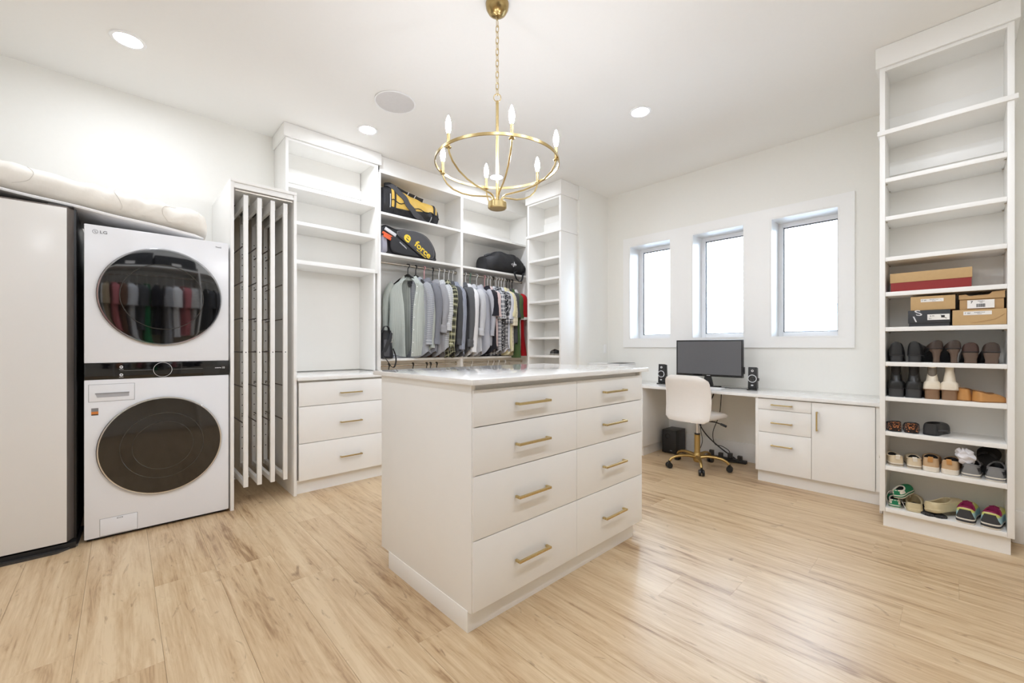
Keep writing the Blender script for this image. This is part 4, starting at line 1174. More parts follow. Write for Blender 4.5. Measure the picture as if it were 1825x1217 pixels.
SH = [
 # x, key, label, kwargs, hanger material, hanger label
 (2.20, 'sage', 'open sage striped long-sleeved shirt at the front of the rod, turned to the room', dict(open_front=.19, length=0.824, tail=.07, cuff='plain', folds=.013, sl=0.64, sx=.95, bulk=1.25, buttons=True), 'black', 'black hanger inside the open sage striped shirt'),
 (2.335, 'greycheck', 'grey small-check shirt tucked just behind the open sage striped shirt', dict(length=0.834, cuff='plain'), 'black', 'black hanger of the grey small-check shirt'),
 (2.44, 'slate', 'slate grey long-sleeved shirt on a pink hanger', dict(length=0.834, cuff='plain', bulk=1.2), 'pinkpl', 'pink hanger holding the slate grey shirt'),
 (2.55, 'grey', 'mid grey shirt with rolled sleeves beside the slate grey shirt', dict(length=0.834, sl=0.46, cuff='rolled'), 'black', 'black hanger of the mid grey rolled-sleeve shirt'),
 (2.63, 'gingham', 'white and grey gingham shirt with rolled cuffs', dict(length=0.794, sl=0.44, cuff='rolled', bulk=.8), 'white', 'white hanger holding the gingham shirt'),
 (2.70, 'olive', 'olive and black plaid flannel shirt with long sleeves', dict(length=0.854, sl=0.64, cuff='plain', bulk=.8), 'white', 'white hanger holding the olive plaid flannel'),
 (2.762, 'charcoal', 'charcoal shirt between the olive plaid and the blue striped shirt', dict(length=0.834, cuff='plain', bulk=.75), 'white', 'white hanger of the charcoal shirt by the olive plaid'),
 (2.82, 'bluestripe', 'blue grey striped shirt just before the white divider', dict(length=0.834, sl=0.65, cuff='plain', bulk=.75), 'white', 'white hanger of the blue grey striped shirt'),
 (2.945, 'charcoal2', 'dark charcoal long-sleeved shirt just past the white divider', dict(length=0.814, sl=0.62, cuff='rolled', bulk=.75), 'pinkpl', 'pink hanger just past the white divider'),
 (3.005, 'white', 'plain white long-sleeved shirt next to the dark charcoal one', dict(length=0.834, sl=0.68, cuff='plain', bulk=.75), 'white', 'white hanger of the plain white long-sleeved shirt'),
 (3.075, 'light', 'pale grey shirt with folded cuffs behind the plain white one', dict(length=0.834, sl=0.48, cuff='rolled', bulk=.8), 'greenpl', 'green hanger of the pale grey shirt'),
 (3.175, 'silver', 'broad silver grey shirt with a wide curved hem', dict(length=0.834, sl=0.50, cuff='plain', tail=.09, bulk=1.3), 'white', 'white hanger of the broad silver grey shirt'),
 (3.275, 'navy', 'black short-sleeved shirt beside the broad silver grey one', dict(length=0.814, sleeve='short', bulk=.9), 'pinkpl', 'pink hanger of the black short-sleeved shirt'),
 (3.335, 'redcheck', 'white short-sleeved shirt with a fine red check', dict(length=0.774, sleeve='short', bulk=.75), 'white', 'white hanger of the fine red check shirt'),
 (3.395, 'greyplaid', 'grey and white plaid short-sleeved shirt', dict(length=0.834, sleeve='short', sl=.27, bulk=.75), 'white', 'white hanger of the grey and white plaid shirt'),
 (3.455, 'spots', 'black shirt with a white speckled pattern', dict(length=0.774, sleeve='short', sl=.22, bulk=.75), 'black', 'black hanger of the speckled shirt'),
 (3.512, 'bwplaid', 'black and white plaid shirt with a short sleeve', dict(length=0.794, sleeve='short', sl=0.32, bulk=.75), 'white', 'white hanger of the black and white plaid shirt'),
 (3.57, 'paleblue', 'white short-sleeved shirt with thin pale blue stripes', dict(length=0.814, sleeve='short', sl=.27, bulk=.75), 'white', 'white hanger of the pale blue striped shirt'),
 (3.63, 'yellow', 'pale yellow short-sleeved shirt', dict(length=0.834, sleeve='short', bulk=.75), 'white', 'white hanger holding the pale yellow shirt'),
 (3.69, 'cream', 'cream windowpane check shirt beside the pale yellow one', dict(length=0.834, sleeve='short', sl=0.34, bulk=.8), 'white', 'white hanger of the cream windowpane shirt'),
 (3.75, 'charcoal', 'narrow charcoal shirt between the cream and the green garments', dict(length=0.734, sleeve='short', bulk=.7), 'black', 'black hanger before the green garment'),
 (3.805, 'green', 'long leaf green garment next to the scarlet jersey', dict(length=0.854, sleeve='short', bulk=.75, tail=0), 'black', 'black hanger holding the leaf green garment'),
 (3.87, 'redtee', 'scarlet jersey with white trim at the far end of the rod', dict(length=0.834, sleeve='short', sl=.26, bulk=.9, trim='whitetrim', tail=0), 'black', 'black hanger holding the scarlet jersey'),
]
rj = random.Random(21)
for i, (x, key, lab, kw, hm, hl) in enumerate(SH):
    kw = dict(kw)
    if x > 3.2: x = 3.30 + (x - 3.275) * .79
    if i == 0: x += .04
    if kw.get('trim'): kw['trim'] = Fb[kw['trim']]
    ang = radians(-36) if i == 0 else UP + radians(rj.uniform(-7, 9) + (10 if i in (1, 2) else 22 if key == 'silver' else 0))
    y = 3.985 if i == 0 else 4.006
    s = garment('jersey' if key == 'redtee' else 'shirt', lab, Fb[key], (x, y, HZ - rj.uniform(0, .012)), ang, group=G1, seed=11 + i, **kw)
    hanger(hl, M[hm], x, ang, z=HZ + .002, y=4.02, rodz=2.014, wide=(hm == 'black' and i < 2))
    if key == 'redtee':
        for dy in (-.07,):
            MB().tube([(.19 * .82, -.062 + .004, -.12), (.20 * .82, -.05, -.3), (.205 * .82, -.05, -.55), (.208 * .82, -.055, -.78)], .006, 6).build('side_stripe', Fb['whitetrim'], s, local=True)
# hangers on the lower rod, only their hooks show above the island top
for i, x in enumerate((2.02, 2.30, 2.47, 2.52, 2.60, 3.10, 3.35, 3.44, 3.53, 3.64)):
    hanger('%s hanger on the lower rod, %s from the drawer tower' % ('black' if i < 5 else 'white', ('first', 'second', 'third', 'fourth', 'fifth', 'sixth', 'seventh', 'eighth', 'ninth', 'tenth')[i]), M['black'] if i < 5 else M['white'], x, UP, z=.84, rodz=.955, group='hangers on the lower rod')
# folded things lying on the low shelf behind the shirts
def folded(name, lab, m, x0, x1, y0, y1, z0, n=3, cat='sweater'):
    t = thing(name, lab, cat, ((x0 + x1) / 2, (y0 + y1) / 2, z0))
    h = .022
    for k in range(n):
        zz = z0 + k * (h + .0008)
        rings = []
        for i in range(17):
            u = i / 16; x = x0 + (x1 - x0) * u
            e = min(1, min(i, 16 - i) / 1.5 * .5 + .5)
            rings.append([(x, (y0 + y1) / 2 + (y1 - y0) / 2 * (abs(cos(a)) ** .3) * (1 if cos(a) > 0 else -1) * (1 - .02 * k), zz + h / 2 + h / 2 * e * (abs(sin(a)) ** .6) * (1 if sin(a) > 0 else -1) + .001 * sin(30 * x)) for a in [2 * pi * q / 20 for q in range(20)]])
        MB().loft(rings, True, True, True).build('fold', m, t)
    return t
folded('folded_sweater', 'folded brown sweater lying under the slate and grey shirts', Fb['brown'], 2.30, 2.72, 3.96, 4.20, 1.0295, 2)
folded('folded_trousers', 'folded black trousers lying under the silver grey shirt', Fb['navy'], 2.96, 3.62, 3.97, 4.20, 1.0295, 2, 'trousers')
folded('folded_towel', 'crumpled pale cloth behind the black shoulder bag on the low shelf', Fb['light'], 2.075, 2.22, 4.02, 4.20, 1.0295, 2, 'cloth')

# ------------------------------------------------------------------ closet run on the rear wall, seen in the dryer door's glass
t = thing('rear_closet', 'open closet shelf and rod on the wall behind the camera', 'closet', (.3, -.6, 0))
for xx in (-1.72, -.74, .86, 1.9):
    bx('side_panel', M['cab'], xx, xx + .02, Y0 + .003, -.27, 0, 2.34, parent=t)
for a, b in ((-1.7, -.74), (-.72, .86), (.88, 1.9)):
    bx('shelf', M['cab'], a + .0005, b - .0005, Y0 + .003, -.27, 2.25, 2.275, parent=t)
    MB().cyl((a + .001, -.50, 2.14), (b - .001, -.50, 2.14), .0125).build('clothes_rod', M['steel'], t)
ORD = 'first second third fourth fifth sixth seventh eighth ninth tenth eleventh twelfth thirteenth fourteenth fifteenth sixteenth seventeenth eighteenth'.split()
GB = [(-.95, 'navy'), (-.62, 'peach'), (-.5, 'greycheck'), (-.38, 'floral'), (-.28, 'tan'), (-.18, 'rose'), (-.08, 'brown'), (.02, 'light'), (.11, 'charcoal'), (.22, 'emerald'), (.34, 'navy'), (.45, 'grey'), (.55, 'white'), (.66, 'rose'), (.77, 'floral'), (1.0, 'charcoal'), (1.15, 'charcoal2'), (1.32, 'navy')]
for i, (x, k) in enumerate(GB):
    nm = {'navy': 'dark navy', 'greycheck': 'grey check', 'floral': 'white floral', 'light': 'pale grey', 'charcoal2': 'dark grey'}.get(k, k)
    long_ = i in (7, 9, 11)
    g = garment('dress' if long_ else 'blouse', '%s %s, %s in the row reflected in the dryer door' % (nm, 'dress' if long_ else 'blouse', ORD[i]), Fb[k], (x, -.50, 2.01), UP + radians(rj.uniform(-25, 5)),
                group='garments on the rear rod', seed=60 + i, length=1.25 if long_ else rj.uniform(.72, .9), sleeve='none' if i == 9 else 'short', collar=False, bulk=.8, tail=0, flare=1.25 if long_ else 1.05, cat='dress' if long_ else 'blouse')
    hanger('white hanger of the %s garment reflected in the dryer door' % ORD[i], M['white'], x, UP, z=2.012, y=-.50, rodz=2.14, group='hangers on the rear rod')
for (xa, xb, m, nm, h) in ((-.70, -.30, 'red', 'dark red', .17), (-.27, .28, 'blackcard', 'charcoal', .22), (.3, .84, 'blackcard', 'wide charcoal', .18)):
    b = thing('storage_box', '%s storage box on the shelf behind the camera' % nm, 'box', ((xa + xb) / 2, -.53, 2.2755))
    bx('body', M[m], xa, xb, -.78, -.29, 2.2755, 2.2755 + h, parent=b, bevel=.003)
    bx('lid', M[m], xa - .004, xb + .004, -.784, -.286, 2.2755 + h, 2.2755 + h + .03, parent=b, bevel=.003)
    bx('paper_label', M['paper'], (xa + xb) / 2 - .06, (xa + xb) / 2 + .06, -.2895, -.2888, 2.30, 2.35, parent=b)
# ------------------------------------------------------------------ bags
def sgnpow(v, p): return (abs(v) ** p) * (1 if v > 0 else -1)

def duffel(stations, n=28):
    """loft along the bag: (x, yc, zbottom, halfdepth, height, exponent)"""
    rings = []
    for (x, yc, zb, hd, h, e) in stations:
        rings.append([Vector((x, yc + hd * sgnpow(cos(a), e), zb + h / 2 + h / 2 * sgnpow(sin(a), e))) for a in [2 * pi * k / n for k in range(n)]])
    return rings
def resample(st, m):
    out = []
    for i in range(m + 1):
        u = i / m * (len(st) - 1); k = min(int(u), len(st) - 2); f = u - k
        f2 = f * f * (3 - 2 * f) * .5 + f * .5
        out.append(tuple(st[k][j] + (st[k + 1][j] - st[k][j]) * (f if j == 0 else f2) for j in range(6)))
    return out
def crumple(rings, amp, fx=23, fa=3, seed=0):
    for r in rings:
        n = len(r); c = sum(r, Vector()) / n
        for k, v in enumerate(r):
            a = 2 * pi * k / n
            d = (v - c); d = d / max(d.length, 1e-6)
            lo = .25 if d.z < -.6 else 1
            r[k] = v + d * amp * lo * (sin(fx * v.x + fa * a + seed) + .6 * sin(fx * 1.9 * v.x - 2 * fa * a + 2 * seed))
    return rings

# yellow duffel on the top shelf
S1 = 2.5035
t = thing('duffel_bag', 'yellow and black sports duffel bag slumped on the top closet shelf', 'bag', (2.28, 4.06, S1))
st = resample([(1.90, 4.06, S1, .09, .16, .75), (1.93, 4.06, S1, .135, .27, .7), (2.02, 4.065, S1, .15, .305, .72), (2.14, 4.07, S1, .15, .285, .75), (2.28, 4.07, S1, .15, .245, .75), (2.42, 4.07, S1, .15, .23, .72), (2.53, 4.07, S1, .14, .215, .7), (2.585, 4.07, S1, .115, .17, .7), (2.605, 4.07, S1 + .01, .06, .09, .8)], 132)
R1 = crumple(duffel(st, 96), .0045, 21, 2)
RB = R1; R1 = RB[::3]
mb = MB().loft(RB, True, True, True)
body = mb.build('bag_body', duffel_fabric(), t)
def around(rings, i, a0, a1, off, m=20):
    """points on bag ring i between angles"""
    n = len(rings[i]); c = sum(rings[i], Vector()) / n; out = []
    for k in range(m + 1):
        a = (a0 + (a1 - a0) * k / m) / (2 * pi) * n
        j = int(a) % n; f = a - int(a)
        p = rings[i][j].lerp(rings[i][(j + 1) % n], f)
        d = (p - c).normalized(); out.append(p + d * off)
    return out
for i, w in ((32, .022), (12, .018)):
    MB().ribbon(around(R1, i, pi * .5, pi * 1.42, .004), (1, 0, 0), w, .004).build('webbing', M['nylon'], t)
# broad shoulder strap falling diagonally over the front
pts = []
for k in range(16):
    u = k / 15; i = int(8 + 20 * u); a = pi * .62 + (pi * 1.36 - pi * .62) * u
    p = around(R1, i, a, a + .01, .012, 1)[0]; pts.append(p)
MB().ribbon(sm(pts, 2), (1, 0, .35), .058, .007).build('shoulder_strap', M['nylongrey'], t)
pts = [around(R1, int(7 + 20 * k / 13), pi * .6 - .1 * sin(pi * k / 13), 9, .014, 1)[0] for k in range(14)]
MB().ribbon(sm(pts, 2), (0, -.5, 1), .05, .008).build('carry_handle', M['nylon'], t)
for (i, a0, a1) in ((9, pi * .93, pi * 1.15), (30, pi * 1.1, pi * 1.4)):
    MB().tube(around(R1, i, a0, a1, .006, 8), .0035, 6).build('zip_pull', M['silverink'], t)
MB().tube([around(R1, i, pi * 1.02 + .05 * sin(i), 9, .004, 1)[0] for i in range(10, 42)], .0045, 6).build('zip', M['ink'], t)
for i in (13, 19, 22):
    p = around(R1, i, pi * .72, 9, .016, 1)[0]
    MB().box(p.x - .003, p.x + .003, p.y - .006, p.y + .004, p.z - .02, p.z + .02, rot=Matrix.Rotation(.5, 3, 'Y')).build('buckle', M['silverink'], t)
MB().lathe([(.0005, -.006), (.016, -.006), (.02, 0), (.016, .004)], tuple(around(R1, 37, pi * 1.3, 9, .004, 1)[0]), 'y', 16).build('badge', M['nylongrey'], t)

# grey helmet-like bag pocket / teal mesh bag squeezed at the end beside the tower
t = thing('mesh_bag', 'teal mesh bag with grey edging wedged beside the yellow duffel', 'bag', (1.92, 4.13, S1))
st = resample([(1.893, 4.16, S1, .02, .25, .7), (1.898, 4.16, S1, .08, .31, .7)], 2)
MB().loft(duffel([(1.892, 4.12, S1, .08, .28, .7), (1.896, 4.12, S1, .10, .315, .7), (1.899, 4.12, S1, .095, .30, .7)], 24), True, True, True).build('bag_body', M['greenmesh'], t)
MB().tube([(1.8975, 4.02, S1 + .31), (1.8985, 4.05, S1 + .322), (1.8985, 4.12, S1 + .318)], .003, 6).build('edging', M['nylongrey'], t)

# racquet bag lying on its edge on the middle shelf
S2 = 2.0945
t = thing('racquet_bag', 'black racquet bag with yellow e force lettering on the middle closet shelf', 'bag', (2.24, 4.0, S2))
def face_xz(u, v):
    """photo-measured outline point on the bag's front plane (y about 3.98)"""
    return (u, v)
out = [(1.93, 2.100), (1.905, 2.13), (1.90, 2.25), (1.905, 2.345), (1.96, 2.372), (2.08, 2.36), (2.20, 2.378), (2.30, 2.383), (2.39, 2.365), (2.46, 2.325), (2.515, 2.26), (2.545, 2.19), (2.548, 2.13), (2.535, 2.098), (2.30, 2.096)]
P2 = [Vector((p[0], 0, p[2])) for p in sm([(x, 0, z) for x, z in out + out[:1]], 4)[:-1]]
c0 = sum(P2, Vector()) / len(P2)
rings = []
for (y, s) in ((3.948, .90), (3.94, .955), (3.95, .985), (3.985, 1.0), (4.10, 1.0), (4.16, .985), (4.18, .93)):
    rings.append([Vector((c0.x + (p.x - c0.x) * s, y, max(S2 + .001, c0.z + (p.z - c0.z) * s))) for p in P2])
MB().loft(rings, True, True, True).build('bag_body', M['nylon'], t)
# raised teardrop racquet pocket
tp_ = [(2.07, 2.335), (2.14, 2.358), (2.27, 2.372), (2.37, 2.352), (2.45, 2.30), (2.50, 2.23), (2.51, 2.16), (2.485, 2.118), (2.43, 2.112), (2.35, 2.135), (2.25, 2.19), (2.15, 2.255), (2.08, 2.30)]
P3 = [Vector((p[0], 0, p[2])) for p in sm([(x, 0, z) for x, z in tp_ + tp_[:1]], 4)[:-1]]
c1 = sum(P3, Vector()) / len(P3)
def tear(m, name, y0, y1, s0, s1, par):
    return MB().loft([[Vector((c1.x + (p.x - c1.x) * s, y, c1.z + (p.z - c1.z) * s)) for p in P3] for y, s in ((y0, s0), (y1 + .006, s0), (y1, s1), (y1 - .0015, s1 * .6))], True, True, True).build(name, m, par)
pk = tear(M['nylongrey'], 'racquet_pocket', 3.95, 3.925, 1.0, .96, t)
MB().tube([Vector((c1.x + (p.x - c1.x) * 1.005, 3.933, c1.z + (p.z - c1.z) * 1.005)) for p in P3], .0035, 6, closed=True).build('piping', M['greyink'], pk)
# lower pocket
lp_ = [(1.985, 2.26), (2.03, 2.275), (2.10, 2.245), (2.20, 2.18), (2.30, 2.12), (2.28, 2.10), (2.15, 2.100), (2.02, 2.115), (1.985, 2.17)]
P4 = [Vector((p[0], 0, p[2])) for p in sm([(x, 0, z) for x, z in lp_ + lp_[:1]], 4)[:-1]]
c2 = sum(P4, Vector()) / len(P4)
MB().loft([[Vector((c2.x + (p.x - c2.x) * s, y, c2.z + (p.z - c2.z) * s)) for p in P4] for y, s in ((3.95, 1), (3.915, .98), (3.905, .9), (3.901, .5))], True, True, True).build('side_pocket', M['nylon'], t)
dv = Vector((.83, 0, -.56)); uv_ = Vector((.56, 0, .83))
text_part('e', .15, M['yellowink'], pk, (2.185, 3.9212, 2.292), dv, uv_, local=False, bold=.0035, sx=1.15)
text_part('force', .098, M['yellowink'], pk, (2.365, 3.9212, 2.188), dv, uv_, local=False, bold=.0025, sx=1.05)
text_part('BEAT SOMEBODY', .017, M['yellowink'], pk, (2.345, 3.9212, 2.142), dv, uv_, local=False, bold=.0003)
text_part('RACQUETBALL', .014, M['silverink'], t, (2.12, 3.8995, 2.193), dv, uv_, local=False, bold=.0006)
# grey end panel, orange and white contents at the open end
MB().loft(duffel([(1.8925, 4.02, S2 + .002, .05, .14, .7), (1.91, 3.985, S2 + .002, .065, .19, .7), (1.95, 3.975, S2 + .002, .055, .17, .7), (1.972, 3.98, S2 + .002, .03, .10, .8)], 20), True, True, True).build('end_pocket', M['greycloth'], t)
t2 = thing('racquet_sleeve', 'orange and white racquet sleeve poking from the racquet bag end', 'bag', (1.96, 3.94, 2.29))
MB().box(1.90, 2.03, 3.915, 3.93, 2.262, 2.285, rot=Matrix.Rotation(.35, 3, 'Y')).box(1.905, 1.99, 3.905, 3.915, 2.235, 2.262, rot=Matrix.Rotation(.35, 3, 'Y')).build('orange_band', mat('orange_vinyl', (222, 96, 52), .4), t2, .002)
MB().box(1.925, 2.055, 3.918, 3.932, 2.296, 2.330, rot=Matrix.Rotation(.42, 3, 'Y')).build('white_band', M['silverink'], t2, .002)
MB().ribbon(sm([(1.90, 4.05, 2.36), (1.98, 4.03, 2.395), (2.10, 4.03, 2.375), (2.22, 4.03, 2.392), (2.40, 4.05, 2.375)], 5), (0, 1, 0), .04, .006).build('carry_strap', M['nylon'], t)

# black gym duffel in the far bay
t = thing('gym_bag', 'black gym duffel with a white crest on the far closet shelf', 'bag', (3.6, 4.04, S2))
st = resample([(3.255, 4.05, S2, .06, .10, .8), (3.275, 4.05, S2, .11, .17, .7), (3.36, 4.05, S2, .14, .21, .75), (3.47, 4.05, S2, .15, .262, .78), (3.56, 4.05, S2, .15, .275, .8), (3.70, 4.05, S2, .15, .258, .8), (3.82, 4.05, S2, .145, .25, .8), (3.895, 4.05, S2, .12, .20, .85), (3.93, 4.03, S2, .09, .10, .9), (3.943, 4.03, S2, .05, .04, 1)], 46)
R2 = crumple(duffel(st, 36), .005, 26, 2, 1.3)
MB().loft(R2, True, True, True).build('bag_body', M['nylon'], t)
for i in (27, 38):
    MB().ribbon(around(R2, i, pi * .5, pi * 1.35, .004), (1, 0, 0), .03, .004).build('webbing', M['nylon'], t)
pts = [around(R2, 28, pi * 1.2, 9, .008, 1)[0], Vector((3.70, 3.895, 2.10)), Vector((3.72, 3.885, 2.03)), Vector((3.77, 3.88, 1.995)), Vector((3.82, 3.885, 2.02)), Vector((3.85, 3.893, 2.10)), around(R2, 38, pi * 1.15, 9, .01, 1)[0], around(R2, 38, pi * .95, 9, .01, 1)[0]]
MB().ribbon(sm(pts, 5), [(0, 1, .2)] * 36, .026, .005).build('carry_handle', M['nylon'], t)
ic = min(range(len(R2)), key=lambda i: abs(R2[i][0].x - 3.69))
pp = around(R2, ic, pi * 1.03, 9, .004, 1)[0]
em = MB()
for rx, rz, th in ((.042, .020, .004),):
    em.tube([(pp.x + rx * cos(a), pp.y - .001 + .012 * abs(sin(a)) * (sin(a) > 0), pp.z + rz * sin(a)) for a in [2 * pi * k / 24 for k in range(24)]], .0022, 5, closed=True)
em.tube([(pp.x - .012, pp.y - .003, pp.z - .033), (pp.x + .004, pp.y - .004, pp.z), (pp.x + .010, pp.y + .002, pp.z + .032)], .0042, 6)
em.build('crest', M['silverink'], t)
text_part('Cobra', .030, M['silverink'], t, (pp.x, pp.y - .006, pp.z), (1, 0, 0), (0, .12, 1), local=False, bold=.001, shear=.25)
MB().ribbon([around(R2, i, pi * .62, 9, .012, 1)[0] for i in (5, 8, 11)], (0, 1, 1), .03, .006).build('end_tab', M['nylon'], t)

# shoulder bag on the low shelf next to the tower
S3 = 1.0295
t = thing('shoulder_bag', 'black shoulder bag with a silver clip on the low shelf beside the first shirt', 'bag', (1.96, 4.0, S3))
rings = []
for i in range(14):
    u = i / 13; z = S3 + .285 * u
    hw = .062 * (1 - .25 * u ** 2) + .004 * sin(9 * u); hd = .10 * (1 - .3 * u ** 2)
    rings.append([Vector((1.957 + .006 * u + hw * sgnpow(cos(a), .5), 4.0 + hd * sgnpow(sin(a), .5), z)) for a in [2 * pi * k / 28 for k in range(28)]])
MB().loft(rings, True, True, True).build('bag_body', M['nylon'], t, .004)
bx('front_pocket', M['nylongrey'], 1.905, 1.965, 3.888, 3.902, S3 + .02, S3 + .19, parent=t, bevel=.006)
MB().ribbon(sm([(1.90, 3.935, S3 + .26), (1.92, 3.915, S3 + .32), (1.96, 3.915, S3 + .315), (1.985, 3.93, S3 + .25)], 6), (0, 1, 0), .028, .006).build('carry_handle', M['nylon'], t)
MB().ribbon(sm([(1.90, 3.892, S3 + .06), (1.93, 3.885, S3 + .12), (1.965, 3.88, S3 + .2), (1.985, 3.895, S3 + .26)], 5), (.5, 0, -.8), .035, .004).build('shoulder_strap', M['nylon'], t)
MB().ribbon(sm([(1.90, 3.90, S3 + .02), (1.925, 3.875, S3 - .012), (1.965, 3.865, S3 - .075), (2.0, 3.865, S3 - .085), (2.022, 3.87, S3 - .03), (2.025, 3.885, S3 + .03), (2.012, 3.91, S3 + .1)], 5), (0, 1, .2), .022, .004).build('hanging_strap', M['nylon'], t)
cl = MB(); cl.tube([(1.988 + .010 * cos(a), 3.887, S3 + .205 + .010 * sin(a)) for a in [2 * pi * k / 16 for k in range(16)]], .0024, 6, closed=True)
cl.tube([(1.987, 3.887, S3 + .195), (1.984, 3.886, S3 + .172), (1.975, 3.886, S3 + .160), (1.972, 3.886, S3 + .168)], .003, 6).tube([(1.984, 3.886, S3 + .172), (1.990, 3.886, S3 + .158)], .003, 6)
cl.build('clip', M['chrome'], t)

# ------------------------------------------------------------------ shoeboxes (shelf fronts face -x; y runs away from the tower's open end)
def shoebox(lab, x0, x1, y0, y1, z0, h, body_m, lid_m, lid=.45, name='shoebox', overlap=.004, lid_top=True):
    t = thing(name, lab, 'box', ((x0 + x1) / 2, (y0 + y1) / 2, z0))
    bx('box', body_m, x0 + .003, x1 - .003, y0 + .003, y1 - .003, z0, z0 + h - .002, parent=t, bevel=.0015)
    ld = bx('lid', lid_m, x0, x1, y0, y1, z0 + h * (1 - lid), z0 + h, parent=t, bevel=.0015)
    return t
LX = Vector((0, -1, 0)); UPV = Vector((0, 0, 1))
def lab_plate(t, x, y0, y1, z0, z1, m=None):
    return bx('paper_label', m or M['paper'], x - .0012, x + .0002, y0, y1, z0, z1, parent=t)
def barcode(p, x, y0, y1, z0, z1, seed=1):
    r = random.Random(seed); mb = MB(); y = y1
    while y > y0:
        w = r.choice((.0008, .0014, .002)); mb.box(x - .0006, x, y - w, y, z0, z1); y -= w + r.choice((.0008, .0014))
    tag(mb.build('barcode', M['ink'], p), kind='stuff')
A, B = 1.2755, 1.4985
t = shoebox('long red shoebox with a kraft brown lid on the shelf above the small boxes', 3.57, 3.80, -.065, .287, B - .0005 + .0005, .115, M['red'], M['kraft'], .52)
t = shoebox('kraft shoebox with white label on top of the black shoebox', 3.565, 3.80, .002, .192, A + .0975, .085, M['kraft2'], M['kraft'], 1.0 - .01)
l = lab_plate(t, 3.565, .05, .147, A + .147, A + .166)
text_part('7 W', .012, M['ink'], l, (3.5635, .133, A + .157), LX, UPV, local=False)
text_part('BRAIDED MULE', .0055, M['ink'], l, (3.5635, .090, A + .160), LX, UPV, local=False)
text_part('BLACK', .005, M['ink'], l, (3.5635, .090, A + .152), LX, UPV, local=False)
MB().tube([(3.5635, .066, A + .161), (3.5635, .062, A + .156), (3.5635, .054, A + .154)], .0006, 4).build('shoe_sketch', M['greyink'], l)
t = shoebox('charcoal shoebox with white letters under the kraft box', 3.56, 3.80, .022, .203, A + .0005, .0965, M['blackcard'], M['blackcard'], .8)
l = lab_plate(t, 3.56, .025, .118, A + .037, A + .071)
bx('shoe_print', M['ink'], 3.5580, 3.5586, .045, .060, A + .050, A + .064, parent=l)
MB().prism([(.060, A + .066), (.064, A + .066), (.040, A + .044), (.034, A + .044), (.046, A + .052)], 'x', 3.5578, 3.5586).build('shoe_print', M['ink'], l)
text_part('8 M', .012, M['ink'], l, (3.5585, .098, A + .06), LX, UPV, local=False)
text_part('BLK', .007, M['ink'], l, (3.5585, .106, A + .046), LX, UPV, local=False)
text_part('S', .052, M['silverink'], t, (3.5592, .157, A + .080), LX, Vector((0, .35, 1)), local=False, bold=.0005, sx=1.3)
text_part('I', .050, M['silverink'], t, (3.5592, .172, A + .042), Vector((0, -1, -.0)), Vector((0, .35, 1)), local=False, bold=.001)
t = shoebox('open kraft box with a cut-out edge and large white label, by the tower side', 3.57, 3.80, -.186, -.012, A + .0905, .070, M['kraft2'], M['kraft2'], .02)
MB().prism([(-.186, A + .150), (-.186, A + .190), (-.140, A + .186), (-.128, A + .172), (-.052, A + .168), (-.040, A + .178), (-.012, A + .176), (-.012, A + .150)], 'x', 3.566, 3.5695).build('front_flap', M['kraft2'], t)
l = lab_plate(t, 3.566, -.148, -.045, A + .096, A + .143)
MB().prism([(-.148, A + .096), (-.045, A + .096), (-.045, A + .143), (-.148, A + .143)], 'x', 3.5646, 3.5695).build('label_back', M['paper'], t)
text_part('7', .018, M['ink'], l, (3.5642, -.062, A + .131), LX, UPV, local=False, bold=.0004)
text_part('MINNELLI', .006, M['ink'], l, (3.5642, -.098, A + .136), LX, UPV, local=False)
text_part('TAN', .006, M['ink'], l, (3.5642, -.098, A + .128), LX, UPV, local=False)
barcode(l, 3.5646, -.113, -.08, A + .102, A + .121)
t = shoebox('kraft shoebox with a creased corner under the open kraft box', 3.56, 3.80, -.192, .014, A + .0005, .0885, M['kraft'], M['kraft'], .98)
l = lab_plate(t, 3.56, -.138, -.030, A + .058, A + .079)
text_part('7 W', .013, M['ink'], l, (3.5585, -.046, A + .0685), LX, UPV, local=False)
text_part('BRAIDED MULE', .006, M['ink'], l, (3.5585, -.092, A + .072), LX, UPV, local=False)
text_part('BLACK', .005, M['ink'], l, (3.5585, -.092, A + .064), LX, UPV, local=False)
MB().tube([(3.5592, -.188, A + .062), (3.5588, -.15, A + .03), (3.5592, -.06, A + .012)], .0012, 5).build('crease', M['kraft2'], t)

# ------------------------------------------------------------------ shoes
FOOT_S = [0, .012, .04, .09, .16, .26, .38, .5, .62, .72, .81, .89, .95, .985, 1.0]
FOOT_W = [0.06, .46, .66, .78, .82, .81, .79, .84, .94, 1.0, .96, .80, .56, .30, 0.02]
_fs, _fw = [], []
for _i in range(len(FOOT_S) - 1):
    _fs += [FOOT_S[_i], (FOOT_S[_i] + FOOT_S[_i + 1]) / 2]
    _a, _b = FOOT_W[_i], FOOT_W[_i + 1]
    _fw += [_a, (_a + _b) / 2 + (.04 if _i in (0, 1, 12, 13) else .012 if _i in (2, 8, 9, 10, 11) else 0)]
FOOT_S = _fs + [1.0]; FOOT_W = _fw + [0.02]
def foot_ring(L, Wd, zf, scale=1.0, point=0.0, x0=0.0):
    """closed loop round the foot: heel -> one side -> toe -> back; zf(s) gives height"""
    pts = []
    n = len(FOOT_S)
    for i in range(n):
        w = FOOT_W[i] * (1 - point * max(0, (FOOT_S[i] - .7) / .3)); pts.append((FOOT_S[i], w))
    for i in range(n - 2, 0, -1):
        w = FOOT_W[i] * (1 - point * max(0, (FOOT_S[i] - .7) / .3)); pts.append((FOOT_S[i], -w))
    out = []
    for s, w in pts:
        xx = L * (.5 + (s - .5) * scale)
        out.append(Vector((x0 + xx, w * Wd / 2 * scale, zf(s))))
    return out
